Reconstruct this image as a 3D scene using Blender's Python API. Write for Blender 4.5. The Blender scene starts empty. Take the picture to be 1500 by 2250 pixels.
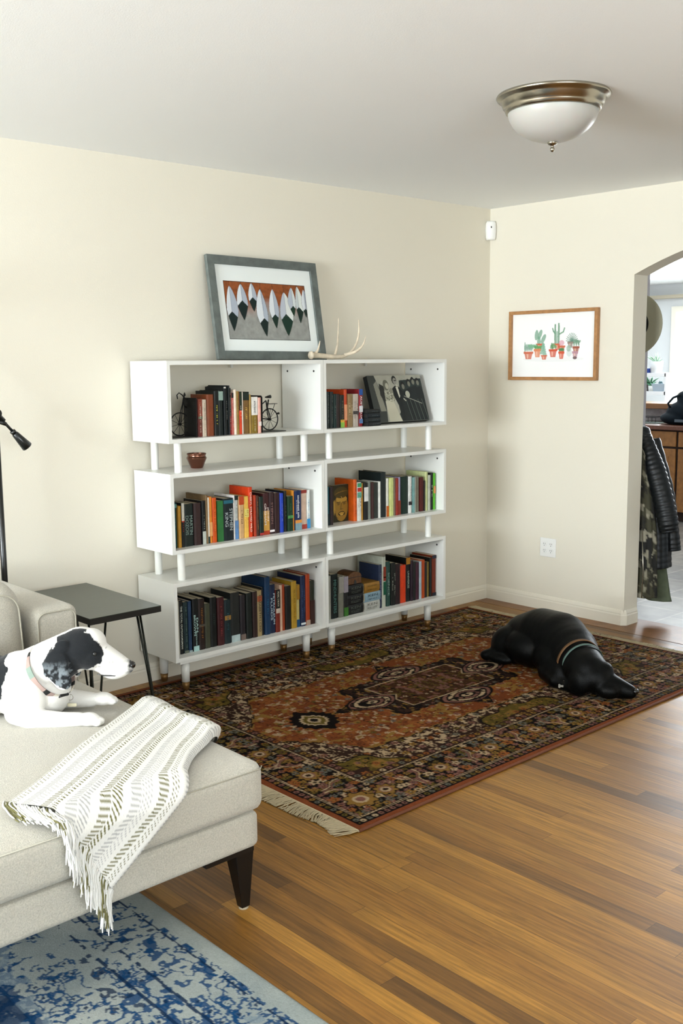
import bpy, bmesh, math, random
import numpy as np
from mathutils import Vector, Matrix, Euler

# ------------------------------------------------------------------ camera, world, light, exposure
scene = bpy.context.scene
COL = scene.collection
CAM_LOC = Vector((-5.0829, -4.1650, 1.5127))
YAW, PITCH, ROLL = math.radians(47.4838), math.radians(-8.2615), math.radians(-0.5144)
fw = Vector((math.cos(PITCH)*math.cos(YAW), math.cos(PITCH)*math.sin(YAW), math.sin(PITCH)))
rt = Vector((math.sin(YAW), -math.cos(YAW), 0)); up = rt.cross(fw)
rt2 = math.cos(ROLL)*rt + math.sin(ROLL)*up
up2 = -math.sin(ROLL)*rt + math.cos(ROLL)*up
cam_data = bpy.data.cameras.new('camera'); cam = bpy.data.objects.new('camera', cam_data); COL.objects.link(cam)
cam_data.sensor_fit = 'VERTICAL'; cam_data.sensor_height = 36.0; cam_data.sensor_width = 24.0
cam_data.lens = 2254.93/2250*36
cam_data.clip_start = 0.05
M = Matrix((rt2, up2, -fw)).transposed().to_4x4(); M.translation = CAM_LOC
cam.matrix_world = M
scene.camera = cam

scene.view_settings.view_transform = 'Standard'
scene.view_settings.look = 'None'
scene.view_settings.gamma = 1
scene.view_settings.use_curve_mapping = False
scene.view_settings.exposure = 0.32

world = bpy.data.worlds.new('sky'); scene.world = world; world.use_nodes = True
bg = world.node_tree.nodes['Background']; bg.inputs[0].default_value = (0.82, 0.92, 1.0, 1); bg.inputs[1].default_value = 2.2

def area_light(name, loc, target, sx, sy, power, color):
    ld = bpy.data.lights.new(name, 'AREA'); ld.shape = 'RECTANGLE'; ld.size = sx; ld.size_y = sy
    ld.energy = power; ld.color = color
    o = bpy.data.objects.new(name, ld); COL.objects.link(o); o.location = loc
    d = Vector(target) - Vector(loc)
    o.rotation_euler = d.to_track_quat('-Z', 'Y').to_euler()
    return o
# daylight coming through the big window in the left wall, the rear windows and the kitchen window
area_light('window_daylight', (-9.14, -2.0, 1.5), (0, -1.9, 11.0), 2.7, 1.5, 540, (0.87, 0.945, 1.0))
area_light('rear_window_daylight', (-4.9, -6.72, 1.5), (-3.6, 0, 7.0), 3.2, 1.3, 115, (0.86, 0.94, 1.0))
area_light('kitchen_window_daylight', (6.5, 0.9, 1.6), (0, -1.6, 1.3), 3.0, 0.95, 360, (0.88, 0.95, 1.0))

# ------------------------------------------------------------------ helpers
rnd = random.Random(7)
def lin(c):
    c = c.lstrip('#'); v = [int(c[i:i+2], 16)/255 for i in (0, 2, 4)]
    return tuple(x/12.92 if x <= .04045 else ((x+.055)/1.055)**2.4 for x in v)
MATS = {}
def mat(name, color='808080', rough=.6, metal=0, spec=.5, bump=0, bscale=60, vary=0, vscale=8, attr=None, aniso=None, sheen=0, subs=0, detail=4):
    if name in MATS: return MATS[name]
    m = bpy.data.materials.new(name); m.use_nodes = True; MATS[name] = m
    nt = m.node_tree; b = nt.nodes['Principled BSDF']
    col = lin(color) if isinstance(color, str) else color
    b.inputs['Base Color'].default_value = (*col, 1); b.inputs['Roughness'].default_value = rough
    b.inputs['Metallic'].default_value = metal; b.inputs['Specular IOR Level'].default_value = spec
    if sheen: b.inputs['Sheen Weight'].default_value = sheen
    tc = nt.nodes.new('ShaderNodeTexCoord')
    src = None
    if attr:
        a = nt.nodes.new('ShaderNodeAttribute'); a.attribute_name = attr; src = a.outputs['Color']
        nt.links.new(src, b.inputs['Base Color'])
    if vary:
        n = nt.nodes.new('ShaderNodeTexNoise'); n.inputs['Scale'].default_value = vscale; n.inputs['Detail'].default_value = 5
        nt.links.new(tc.outputs['Object'], n.inputs['Vector'])
        mr = nt.nodes.new('ShaderNodeMapRange'); mr.inputs['From Min'].default_value = .3; mr.inputs['From Max'].default_value = .7
        mr.inputs['To Min'].default_value = 1-vary; mr.inputs['To Max'].default_value = 1+vary
        nt.links.new(n.outputs['Fac'], mr.inputs['Value'])
        mx = nt.nodes.new('ShaderNodeVectorMath'); mx.operation = 'SCALE'
        if src: nt.links.new(src, mx.inputs[0])
        else: mx.inputs[0].default_value = col
        nt.links.new(mr.outputs[0], mx.inputs['Scale']); nt.links.new(mx.outputs[0], b.inputs['Base Color'])
    if bump:
        n = nt.nodes.new('ShaderNodeTexNoise'); n.inputs['Scale'].default_value = bscale; n.inputs['Detail'].default_value = detail
        nt.links.new(tc.outputs['Object'], n.inputs['Vector'])
        if aniso:
            mp = nt.nodes.new('ShaderNodeMapping'); mp.inputs['Scale'].default_value = aniso
            nt.links.new(tc.outputs['Object'], mp.inputs['Vector']); nt.links.new(mp.outputs[0], n.inputs['Vector'])
        bp = nt.nodes.new('ShaderNodeBump'); bp.inputs['Strength'].default_value = bump; bp.inputs['Distance'].default_value = .002
        nt.links.new(n.outputs['Fac'], bp.inputs['Height']); nt.links.new(bp.outputs[0], b.inputs['Normal'])
    return m

class MB:
    def __init__(s): s.v = []; s.f = []; s.mi = []; s.sm = []
    def add(s, vs, fs, mi=0, smooth=False):
        o = len(s.v); s.v += [tuple(x) for x in vs]
        for f in fs: s.f.append(tuple(i+o for i in f)); s.mi.append(mi); s.sm.append(smooth)
        return s
    def box(s, a, b, mi=0, m=None):
        x0, y0, z0 = a; x1, y1, z1 = b
        vs = [(x0,y0,z0),(x1,y0,z0),(x1,y1,z0),(x0,y1,z0),(x0,y0,z1),(x1,y0,z1),(x1,y1,z1),(x0,y1,z1)]
        if m: vs = [m @ Vector(v) for v in vs]
        return s.add(vs, [(0,3,2,1),(4,5,6,7),(0,1,5,4),(1,2,6,5),(2,3,7,6),(3,0,4,7)], mi)
    def loft(s, rings, mi=0, smooth=True, caps=True):
        n = len(rings[0]); vs = [p for r in rings for p in r]; fs = []
        for i in range(len(rings)-1):
            for j in range(n):
                fs.append((i*n+j, i*n+(j+1) % n, (i+1)*n+(j+1) % n, (i+1)*n+j))
        s.add(vs, fs, mi, smooth)
        if caps:
            o = len(s.v)-len(vs)
            s.f.append(tuple(o+j for j in range(n))[::-1]); s.mi.append(mi); s.sm.append(False)
            s.f.append(tuple(o+(len(rings)-1)*n+j for j in range(n))); s.mi.append(mi); s.sm.append(False)
        return s
    def tube(s, pts, r, n=10, mi=0, caps=True, smooth=True, closed=False):
        pts = [Vector(p) for p in pts]
        rs = r if isinstance(r, (list, tuple)) else [r]*len(pts)
        rings = []; prev = None
        for i, p in enumerate(pts):
            if closed: t = pts[(i+1) % len(pts)]-pts[i-1]
            else: t = pts[min(i+1, len(pts)-1)]-pts[max(i-1, 0)]
            t.normalize()
            if prev is None:
                a = Vector((0,0,1)) if abs(t.z) < .9 else Vector((1,0,0)); x = t.cross(a).normalized()
            else: x = (prev - t*prev.dot(t)).normalized()
            prev = x; y = t.cross(x)
            rings.append([p+x*rs[i]*math.cos(2*math.pi*k/n)+y*rs[i]*math.sin(2*math.pi*k/n) for k in range(n)])
        if closed: rings.append(rings[0]); return s.loft(rings, mi, smooth, False)
        return s.loft(rings, mi, smooth, caps)
    def lathe(s, prof, c=(0,0,0), n=32, mi=0, axis=None, caps=True):
        rings = []
        mt = axis if axis else Matrix.Identity(3)
        for r, z in prof:
            rings.append([Vector(c)+mt @ Vector((r*math.cos(2*math.pi*k/n), r*math.sin(2*math.pi*k/n), z)) for k in range(n)])
        return s.loft(rings, mi, True, caps)
    def prism(s, poly, y0, y1, mi=0, plane='xz'):
        # polygon in the xz plane extruded along y (or xy extruded along z, yz along x)
        n = len(poly)
        def P(a, b, h):
            return (a, h, b) if plane == 'xz' else ((a, b, h) if plane == 'xy' else (h, a, b))
        vs = [P(a, b, y0) for a, b in poly]+[P(a, b, y1) for a, b in poly]
        fs = [tuple(range(n)), tuple(range(2*n-1, n-1, -1))]+[(i, (i+1) % n, n+(i+1) % n, n+i) for i in range(n)]
        return s.add(vs, fs, mi)
    def build(s, name, mats, parent=None, bevel=0, seg=2, subsurf=0, smooth=False, fixn=True):
        me = bpy.data.meshes.new(name); me.from_pydata(s.v, [], s.f)
        if not isinstance(mats, (list, tuple)): mats = [mats]
        for m in mats: me.materials.append(m)
        me.polygons.foreach_set('material_index', s.mi)
        me.polygons.foreach_set('use_smooth', [bool(x or smooth) for x in s.sm])
        if fixn:
            bm = bmesh.new(); bm.from_mesh(me); bmesh.ops.recalc_face_normals(bm, faces=bm.faces); bm.to_mesh(me); bm.free()
        me.update()
        o = bpy.data.objects.new(name, me); COL.objects.link(o)
        if parent: o.parent = parent
        if bevel:
            md = o.modifiers.new('bevel', 'BEVEL'); md.width = bevel; md.segments = seg; md.limit_method = 'ANGLE'; md.angle_limit = math.radians(40)
            me.polygons.foreach_set('use_smooth', [True]*len(me.polygons))
            md.harden_normals = True
        if subsurf:
            md = o.modifiers.new('subsurf', 'SUBSURF'); md.levels = subsurf; md.render_levels = subsurf
        return o
def tag(o, label=None, cat=None, group=None, kind=None):
    if label: o['label'] = label
    if cat: o['category'] = cat
    if group: o['group'] = group
    if kind: o['kind'] = kind
    return o
def empty(name, loc, label, cat, group=None, rot=None):
    o = bpy.data.objects.new(name, None); COL.objects.link(o); o.location = loc; o.empty_display_size = .05
    if rot: o.rotation_euler = rot
    return tag(o, label, cat, group)
def struct(mb, name, m, **k):
    o = mb.build(name, m, **k); o['kind'] = 'structure'; return o
def mesh_part(me, name, m, parent=None):
    o = bpy.data.objects.new(name, me); COL.objects.link(o); me.materials.clear(); me.materials.append(m)
    if parent: o.parent = parent
    return o
def text_mesh(s, width, height, name, m, parent, mw, spacing=1.0):
    """word mesh fitted into width x height, centred at matrix mw"""
    cu = bpy.data.curves.new(name, 'FONT'); cu.body = s; cu.align_x = 'CENTER'; cu.align_y = 'CENTER'; cu.extrude = 0.0
    cu.space_character = spacing; cu.resolution_u = 3; cu.offset = .012
    t = bpy.data.objects.new(name, cu); COL.objects.link(t)
    me = bpy.data.meshes.new_from_object(t.evaluated_get(bpy.context.evaluated_depsgraph_get()))
    COL.objects.unlink(t); bpy.data.objects.remove(t)
    co = np.zeros(len(me.vertices)*3); me.vertices.foreach_get('co', co); co = co.reshape(-1, 3)
    if not len(co): return None
    mn, mxx = co.min(0), co.max(0)
    co -= (mn+mxx)/2
    co[:, 0] *= width/max(1e-6, mxx[0]-mn[0]); co[:, 1] *= height/max(1e-6, mxx[1]-mn[1])
    me.vertices.foreach_set('co', co.ravel())
    me.transform(mw)
    o = mesh_part(me, name, m, parent); return o

# numpy noise
def vnoise(x, y, seed=0):
    xi = np.floor(x).astype(np.int64); yi = np.floor(y).astype(np.int64); xf = x-xi; yf = y-yi
    def h(a, b):
        n = (a*374761393+b*668265263+seed*1442695041) & 0xffffffff
        n = ((n ^ (n >> 13))*1274126177) & 0xffffffff
        return ((n ^ (n >> 16)) & 0xffff)/65535.
    u = xf*xf*(3-2*xf); v = yf*yf*(3-2*yf)
    return (h(xi, yi)*(1-u)+h(xi+1, yi)*u)*(1-v)+(h(xi, yi+1)*(1-u)+h(xi+1, yi+1)*u)*v
def fbm(x, y, seed=0, o=4):
    s = 0; a = .5; t = 0
    for i in range(o):
        s = s+a*vnoise(x*2**i, y*2**i, seed+i*17); t += a; a *= .5
    return s/t
def hsh(a, b, seed=0):
    a = np.asarray(a).astype(np.int64); b = np.asarray(b).astype(np.int64)
    n = (a*374761393+b*668265263+seed*1442695041) & 0xffffffff
    n = ((n ^ (n >> 13))*1274126177) & 0xffffffff
    return ((n ^ (n >> 16)) & 0xffff)/65535.
def inpoly(X, Y, poly):
    c = np.zeros(X.shape, bool); n = len(poly)
    for i in range(n):
        x1, y1 = poly[i]; x2, y2 = poly[(i+1) % n]
        if y1 == y2: continue
        c ^= ((y1 > Y) != (y2 > Y)) & (X < (x2-x1)*(Y-y1)/(y2-y1)+x1)
    return c
class Canvas:
    """small painted picture stored as vertex colours; x right 0..w, y down 0..h"""
    def __init__(s, w, h, nx, bgc):
        s.w, s.h = w, h; s.nx = nx; s.ny = int(nx*h/w)
        s.X, s.Y = np.meshgrid(np.linspace(0, w, s.nx), np.linspace(0, h, s.ny))
        s.C = np.ones((s.ny, s.nx, 3))*np.array(lin(bgc))
    def fill(s, mask, c, a=1.): s.C[mask] = s.C[mask]*(1-a)+np.array(lin(c))*a
    def poly(s, p, c, a=1.): s.fill(inpoly(s.X, s.Y, p), c, a)
    def ell(s, cx, cy, rx, ry, c, a=1., rot=0):
        dx, dy = s.X-cx, s.Y-cy; ca, sa = math.cos(rot), math.sin(rot)
        s.fill(((dx*ca+dy*sa)/rx)**2+((-dx*sa+dy*ca)/ry)**2 < 1, c, a)
    def line(s, x0, y0, x1, y1, w, c, a=1.):
        dx, dy = x1-x0, y1-y0; L = dx*dx+dy*dy+1e-9
        t = np.clip(((s.X-x0)*dx+(s.Y-y0)*dy)/L, 0, 1)
        s.fill((s.X-x0-t*dx)**2+(s.Y-y0-t*dy)**2 < (w/2)**2, c, a)
    def build(s, name, m, parent, fn, sx, sy):
        """fn maps (a 0..sx, b 0..sy down) -> 3d"""
        vs = [fn(i/(s.nx-1)*sx, j/(s.ny-1)*sy) for j in range(s.ny) for i in range(s.nx)]
        return grid_obj(name, vs, s.nx, s.ny, s.C.reshape(-1, 3), m, parent)
def grid_obj(name, vs, nx, ny, cols, m, parent=None, smooth=True):
    me = bpy.data.meshes.new(name)
    co = np.array(vs, dtype=np.float32)
    I = np.arange(nx*ny).reshape(ny, nx)
    q = np.stack([I[:-1, :-1], I[1:, :-1], I[1:, 1:], I[:-1, 1:]], -1).reshape(-1, 4)
    me.vertices.add(len(co)); me.vertices.foreach_set('co', co.ravel())
    me.loops.add(q.size); me.loops.foreach_set('vertex_index', q.ravel().astype(np.int32))
    me.polygons.add(len(q)); me.polygons.foreach_set('loop_start', np.arange(0, q.size, 4, dtype=np.int32))
    me.polygons.foreach_set('loop_total', np.full(len(q), 4, dtype=np.int32))
    me.polygons.foreach_set('use_smooth', np.full(len(q), smooth))
    me.update(calc_edges=True)
    setcol(me, cols)
    o = bpy.data.objects.new(name, me); COL.objects.link(o); me.materials.append(m)
    if parent: o.parent = parent
    return o
def setcol(me, cols):
    a = me.color_attributes.new('Col', 'FLOAT_COLOR', 'POINT')
    c = np.ones((len(me.vertices), 4), dtype=np.float32); c[:, :3] = np.clip(cols, 0, 1)
    a.data.foreach_set('color', c.ravel())
def blob(prims, voxel, name, smooth_it=6):
    """union of ellipsoids ('e',c,(rx,ry,rz),rotmatrix) and tapered capsules ('c',p0,r0,p1,r1) -> one continuous skin"""
    nu, nv = 28, 16
    tv = [(0, 0, -1)]+[(math.cos(2*math.pi*i/nu)*math.sin(math.pi*j/nv), math.sin(2*math.pi*i/nu)*math.sin(math.pi*j/nv), -math.cos(math.pi*j/nv)) for j in range(1, nv) for i in range(nu)]+[(0, 0, 1)]
    tf = [(0, 1+(i+1) % nu, 1+i) for i in range(nu)]+[(1+(j-1)*nu+i, 1+(j-1)*nu+(i+1) % nu, 1+j*nu+(i+1) % nu, 1+j*nu+i) for j in range(1, nv-1) for i in range(nu)]+[(1+(nv-2)*nu+i, 1+(nv-2)*nu+(i+1) % nu, 1+(nv-1)*nu) for i in range(nu)]
    tva = np.array(tv); V, F = [], []
    def put(mat4):
        m = np.array(mat4); o_ = sum(len(x) for x in V); V.append(tva @ m[:3, :3].T+m[:3, 3]); F.extend(tuple(i+o_ for i in f) for f in tf)
    for p in prims:
        if p[0] == 'e':
            put(Matrix.Translation(Vector(p[1])) @ (p[3].to_4x4() if len(p) > 3 and p[3] is not None else Matrix.Identity(4)) @ Matrix.Diagonal((*p[2], 1)))
        else:
            a, ra, b, rb = Vector(p[1]), p[2], Vector(p[3]), p[4]
            n = min(24, max(2, int((b-a).length/(min(ra, rb)*.3))+1))
            for i in range(n+1):
                t = i/n; r_ = ra+(rb-ra)*t; put(Matrix.Translation(a.lerp(b, t)) @ Matrix.Diagonal((r_, r_, r_, 1)))
    me = bpy.data.meshes.new(name+'_t'); me.from_pydata(np.concatenate(V).tolist(), [], F)
    o = bpy.data.objects.new(name+'_t', me); COL.objects.link(o)
    md = o.modifiers.new('r', 'REMESH'); md.mode = 'VOXEL'; md.voxel_size = voxel; md.use_smooth_shade = True
    md = o.modifiers.new('s', 'SMOOTH'); md.factor = .5; md.iterations = smooth_it
    res = bpy.data.meshes.new_from_object(o.evaluated_get(bpy.context.evaluated_depsgraph_get()))
    COL.objects.unlink(o); bpy.data.objects.remove(o); bpy.data.meshes.remove(me)
    res.name = name
    return res
def coords(me):
    co = np.zeros(len(me.vertices)*3); me.vertices.foreach_get('co', co); return co.reshape(-1, 3)

# ------------------------------------------------------------------ materials of the shell
def wall_mat(name, color, b=.25):
    return mat(name, color, rough=.75, spec=.25, bump=b, bscale=220, detail=3)
M_wall = wall_mat('wall_paint_cream', 'e2dccc')
M_ceil = wall_mat('ceiling_paint_white', 'f8fafa', .2)
M_trim = mat('trim_paint', 'e6e0d0', rough=.45, spec=.4)
M_kwall = wall_mat('kitchen_paint', 'd6d8d8')
def wood_floor():
    m = bpy.data.materials.new('oak_strip_floor'); m.use_nodes = True; nt = m.node_tree; N = nt.nodes; L = nt.links
    b = N['Principled BSDF']; tc = N.new('ShaderNodeTexCoord'); sep = N.new('ShaderNodeSeparateXYZ'); L.new(tc.outputs['Object'], sep.inputs[0])
    def math_(op, a, bb=None, c=None):
        n = N.new('ShaderNodeMath'); n.operation = op
        for i, v in enumerate((a, bb, c)):
            if v is None: continue
            if isinstance(v, (int, float)): n.inputs[i].default_value = v
            else: L.new(v, n.inputs[i])
        return n.outputs[0]
    W = .0575
    xs = math_('DIVIDE', sep.outputs[0], W); row = math_('FLOOR', xs); fx = math_('FRACT', xs)
    wn = N.new('ShaderNodeTexWhiteNoise'); wn.noise_dimensions = '1D'; L.new(row, wn.inputs['W'])
    ln = math_('MULTIPLY_ADD', wn.outputs['Value'], .9, 1.1)
    ys = math_('ADD', math_('DIVIDE', sep.outputs[1], ln), math_('MULTIPLY', wn.outputs['Value'], 17.3))
    cell = math_('FLOOR', ys); fy = math_('FRACT', ys)
    cmb = N.new('ShaderNodeCombineXYZ'); L.new(row, cmb.inputs[0]); L.new(cell, cmb.inputs[1])
    w2 = N.new('ShaderNodeTexWhiteNoise'); w2.noise_dimensions = '3D'; L.new(cmb.outputs[0], w2.inputs['Vector'])
    # grain
    off = N.new('ShaderNodeVectorMath'); off.operation = 'SCALE'; off.inputs['Scale'].default_value = 13.7; L.new(cmb.outputs[0], off.inputs[0])
    addv = N.new('ShaderNodeVectorMath'); addv.operation = 'ADD'; L.new(tc.outputs['Object'], addv.inputs[0]); L.new(off.outputs[0], addv.inputs[1])
    mp = N.new('ShaderNodeMapping'); mp.inputs['Scale'].default_value = (60, 3.2, 1); L.new(addv.outputs[0], mp.inputs['Vector'])
    g = N.new('ShaderNodeTexNoise'); g.inputs['Scale'].default_value = 1; g.inputs['Detail'].default_value = 7; g.inputs['Roughness'].default_value = .65; g.inputs['Distortion'].default_value = 1.3
    L.new(mp.outputs[0], g.inputs['Vector'])
    mp2 = N.new('ShaderNodeMapping'); mp2.inputs['Scale'].default_value = (9, 1.6, 1); L.new(addv.outputs[0], mp2.inputs['Vector'])
    g2 = N.new('ShaderNodeTexNoise'); g2.inputs['Scale'].default_value = 1; g2.inputs['Detail'].default_value = 3; L.new(mp2.outputs[0], g2.inputs['Vector'])
    wv = N.new('ShaderNodeTexWave'); wv.wave_type = 'BANDS'; wv.bands_direction = 'X'; wv.inputs['Scale'].default_value = .35; wv.inputs['Distortion'].default_value = 9; wv.inputs['Detail'].default_value = 3; wv.inputs['Detail Scale'].default_value = .6
    L.new(mp.outputs[0], wv.inputs['Vector'])
    ramp = N.new('ShaderNodeValToRGB'); e = ramp.color_ramp.elements
    e[0].position = 0; e[0].color = (*lin('5a3c17'), 1); e[1].position = 1; e[1].color = (*lin('9c6e2a'), 1)
    for p, c in ((.12, '6a471a'), (.3, '80561f'), (.7, '8e6325')):
        x = e.new(p); x.color = (*lin(c), 1)
    v = math_('ADD', w2.outputs['Value'], math_('MULTIPLY', math_('SUBTRACT', g2.outputs['Fac'], .5), .5))
    L.new(v, ramp.inputs[0])
    gr = math_('MULTIPLY_ADD', g.outputs['Fac'], 1.9, .02)
    gr = math_('MULTIPLY', gr, math_('MULTIPLY_ADD', wv.outputs['Fac'], .16, .9))
    # gaps between boards
    ex = math_('MINIMUM', fx, math_('SUBTRACT', 1, fx)); ey = math_('MULTIPLY', math_('MINIMUM', fy, math_('SUBTRACT', 1, fy)), math_('DIVIDE', ln, W))
    gap = math_('GREATER_THAN', math_('MINIMUM', ex, ey), .013)
    gp = math_('MULTIPLY_ADD', gap, .6, .4)
    sc = N.new('ShaderNodeVectorMath'); sc.operation = 'SCALE'; L.new(ramp.outputs[0], sc.inputs[0]); L.new(math_('MULTIPLY', gr, gp), sc.inputs['Scale'])
    L.new(sc.outputs[0], b.inputs['Base Color'])
    b.inputs['Roughness'].default_value = .34; b.inputs['Specular IOR Level'].default_value = .45
    L.new(math_('MULTIPLY_ADD', g2.outputs['Fac'], .2, .31), b.inputs['Roughness'])
    bp = N.new('ShaderNodeBump'); bp.inputs['Strength'].default_value = .25; bp.inputs['Distance'].default_value = .001
    L.new(math_('ADD', gap, math_('MULTIPLY', g.outputs['Fac'], .3)), bp.inputs['Height']); L.new(bp.outputs[0], b.inputs['Normal'])
    return m
M_floor = wood_floor()
def tile_mat():
    m = bpy.data.materials.new('slate_tile'); m.use_nodes = True; nt = m.node_tree; N = nt.nodes; L = nt.links
    b = N['Principled BSDF']; tc = N.new('ShaderNodeTexCoord')
    mp = N.new('ShaderNodeMapping'); mp.inputs['Scale'].default_value = (1, 1, 1); mp.inputs['Location'].default_value = (.13, .1, 0); L.new(tc.outputs['Object'], mp.inputs[0])
    br = N.new('ShaderNodeTexBrick'); br.offset = .5; br.inputs['Scale'].default_value = 1; br.inputs['Brick Width'].default_value = .33; br.inputs['Row Height'].default_value = .33
    br.inputs['Mortar Size'].default_value = .006; br.inputs['Color1'].default_value = (*lin('7c7c78'), 1); br.inputs['Color2'].default_value = (*lin('8f8a80'), 1); br.inputs['Mortar'].default_value = (*lin('a8a49a'), 1)
    L.new(mp.outputs[0], br.inputs['Vector'])
    n = N.new('ShaderNodeTexNoise'); n.inputs['Scale'].default_value = 9; n.inputs['Detail'].default_value = 6; L.new(tc.outputs['Object'], n.inputs['Vector'])
    mx = N.new('ShaderNodeMixRGB'); mx.blend_type = 'OVERLAY'; mx.inputs[0].default_value = .6; L.new(br.outputs['Color'], mx.inputs[1]); L.new(n.outputs['Fac'], mx.inputs[2])
    L.new(mx.outputs[0], b.inputs['Base Color']); b.inputs['Roughness'].default_value = .4
    return m
M_tile = tile_mat()

# ------------------------------------------------------------------ room shell
H = 2.44; WT = .137; YJ = -1.015; YE = -2.895; ZS = 1.979; XL = -9.0; YR = -6.6
# floors
struct(MB().box((XL-.1, YR-.1, -.05), (-.12, .1, 0)), 'floor', M_floor)
M_thresh = mat('threshold_board', '80552c', rough=.4, vary=.25, vscale=14, bump=.2, bscale=30, aniso=(8, 1, 1))
struct(MB().box((-.12, YR, -.05), (.2, .1, .001)).box((-.122, YR, -.01), (-.118, .1, .0015)), 'trim_1', M_thresh)
struct(MB().box((.2, YR, -.05), (7.5, 4.0, 0)), 'floor_kitchen', M_tile)
struct(MB().box((XL-.1, YR-.1, H), (.2, .1, H+.1)), 'ceiling', M_ceil)
struct(MB().box((.2, YR, H), (7.5, 4.0, H+.1)), 'ceiling_kitchen', M_ceil)
# wall behind the bookcase
struct(MB().box((XL-.1, 0, 0), (WT, .12, H)), 'wall_back', M_wall)
# right wall with the arched opening
def arch_pts(y0, y1, R=2.3, n=24):
    c = (y0+y1)/2; hw = (y0-y1)/2; cz = ZS-math.sqrt(R*R-hw*hw)
    return [(y0-(y0-y1)*i/n, cz+math.sqrt(max(0, R*R-(y0-(y0-y1)*i/n-c)**2))) for i in range(n+1)]
ap = arch_pts(YJ, YE)
mb = MB()
mb.box((0, YJ, 0), (WT, 0, H)); mb.box((0, YR, 0), (WT, YE, H))
for (ya, za), (yb, zb) in zip(ap[:-1], ap[1:]):
    mb.add([(0, ya, za), (WT, ya, za), (WT, yb, zb), (0, yb, zb), (0, ya, H), (WT, ya, H), (WT, yb, H), (0, yb, H)],
           [(0,1,2,3), (4,7,6,5), (0,3,7,4), (1,5,6,2)])
o = struct(mb, 'wall_right', M_wall)
# merge so that the bevel only rounds real corners
bm = bmesh.new(); bm.from_mesh(o.data); bmesh.ops.remove_doubles(bm, verts=bm.verts, dist=.0004)
bmesh.ops.recalc_face_normals(bm, faces=bm.faces); bm.to_mesh(o.data); bm.free()
md = o.modifiers.new('bevel', 'BEVEL'); md.width = .014; md.segments = 4; md.limit_method = 'ANGLE'; md.angle_limit = math.radians(60)
# left wall with the window opening, rear wall with its own
def wall_with_hole(axis, pos, th, a0, a1, h0, h1, z0, z1, name):
    mb = MB()
    def bx(u0, u1, w0, w1):
        if axis == 'x': mb.box((pos, u0, w0), (pos+th, u1, w1))
        else: mb.box((u0, pos, w0), (u1, pos+th, w1))
    bx(a0, h0, 0, H); bx(h1, a1, 0, H); bx(h0, h1, 0, z0); bx(h0, h1, z1, H)
    return struct(mb, name, M_wall)
wall_with_hole('x', XL-.1, .1, YR, 0, -3.4, -.6, .72, 2.25, 'wall_left')
wall_with_hole('y', YR, -.1, XL, 0, -6.5, -3.3, .85, 2.15, 'wall_rear')
def window(name, axis, pos, a0, a1, z0, z1, panes=2):
    mb = MB(); t = .04
    def bx(u0, u1, w0, w1):
        if axis == 'x': mb.box((pos-.02, u0, w0), (pos+.02, u1, w1))
        else: mb.box((u0, pos-.02, w0), (u1, pos+.02, w1))
    bx(a0, a0+t, z0, z1); bx(a1-t, a1, z0, z1); bx(a0+t, a1-t, z0, z0+t); bx(a0+t, a1-t, z1-t, z1)
    for i in range(1, panes): bx(a0+(a1-a0)*i/panes-.02, a0+(a1-a0)*i/panes+.02, z0+t, z1-t)
    return struct(mb, name, M_trim)
window('window_1', 'x', XL-.05, -3.4, -.6, .72, 2.25, 3)
window('window_2', 'y', YR-.05, -6.5, -3.3, .85, 2.15, 2)
# baseboards: profile with two small steps
def base_profile(): return [(0, 0), (.014, 0), (.014, .058), (.011, .066), (.012, .07), (.008, .082), (.004, .09), (0, .09)]
mb = MB(); mb.prism([(-d, z) for d, z in base_profile()], XL, -.0, plane='yz')
struct(mb, 'baseboard_back', M_trim)
mb = MB(); pf = base_profile()
# wraps the right wall and returns into the arch jamb
path = [(0, -.0, (-1, 0)), (0, YJ+.012, (-1, 0)), (.012, YJ, (0, -1)), (WT-.01, YJ, (0, -1))]
rings = []
for x, y, (nx_, ny_) in path: rings.append([(x+nx_*d, y+ny_*d, z) for d, z in pf])
mb.loft(rings, smooth=False)
struct(mb, 'baseboard_right', M_trim)
mb = MB(); mb.prism([(-d, z) for d, z in base_profile()], YR, YE, plane='xz'); mb = MB(); 
rings = [[(-d, YE, z) for d, z in pf], [(-d, YR, z) for d, z in pf]]; mb.loft(rings, smooth=False)
struct(mb, 'baseboard_far_right', M_trim)
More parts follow.
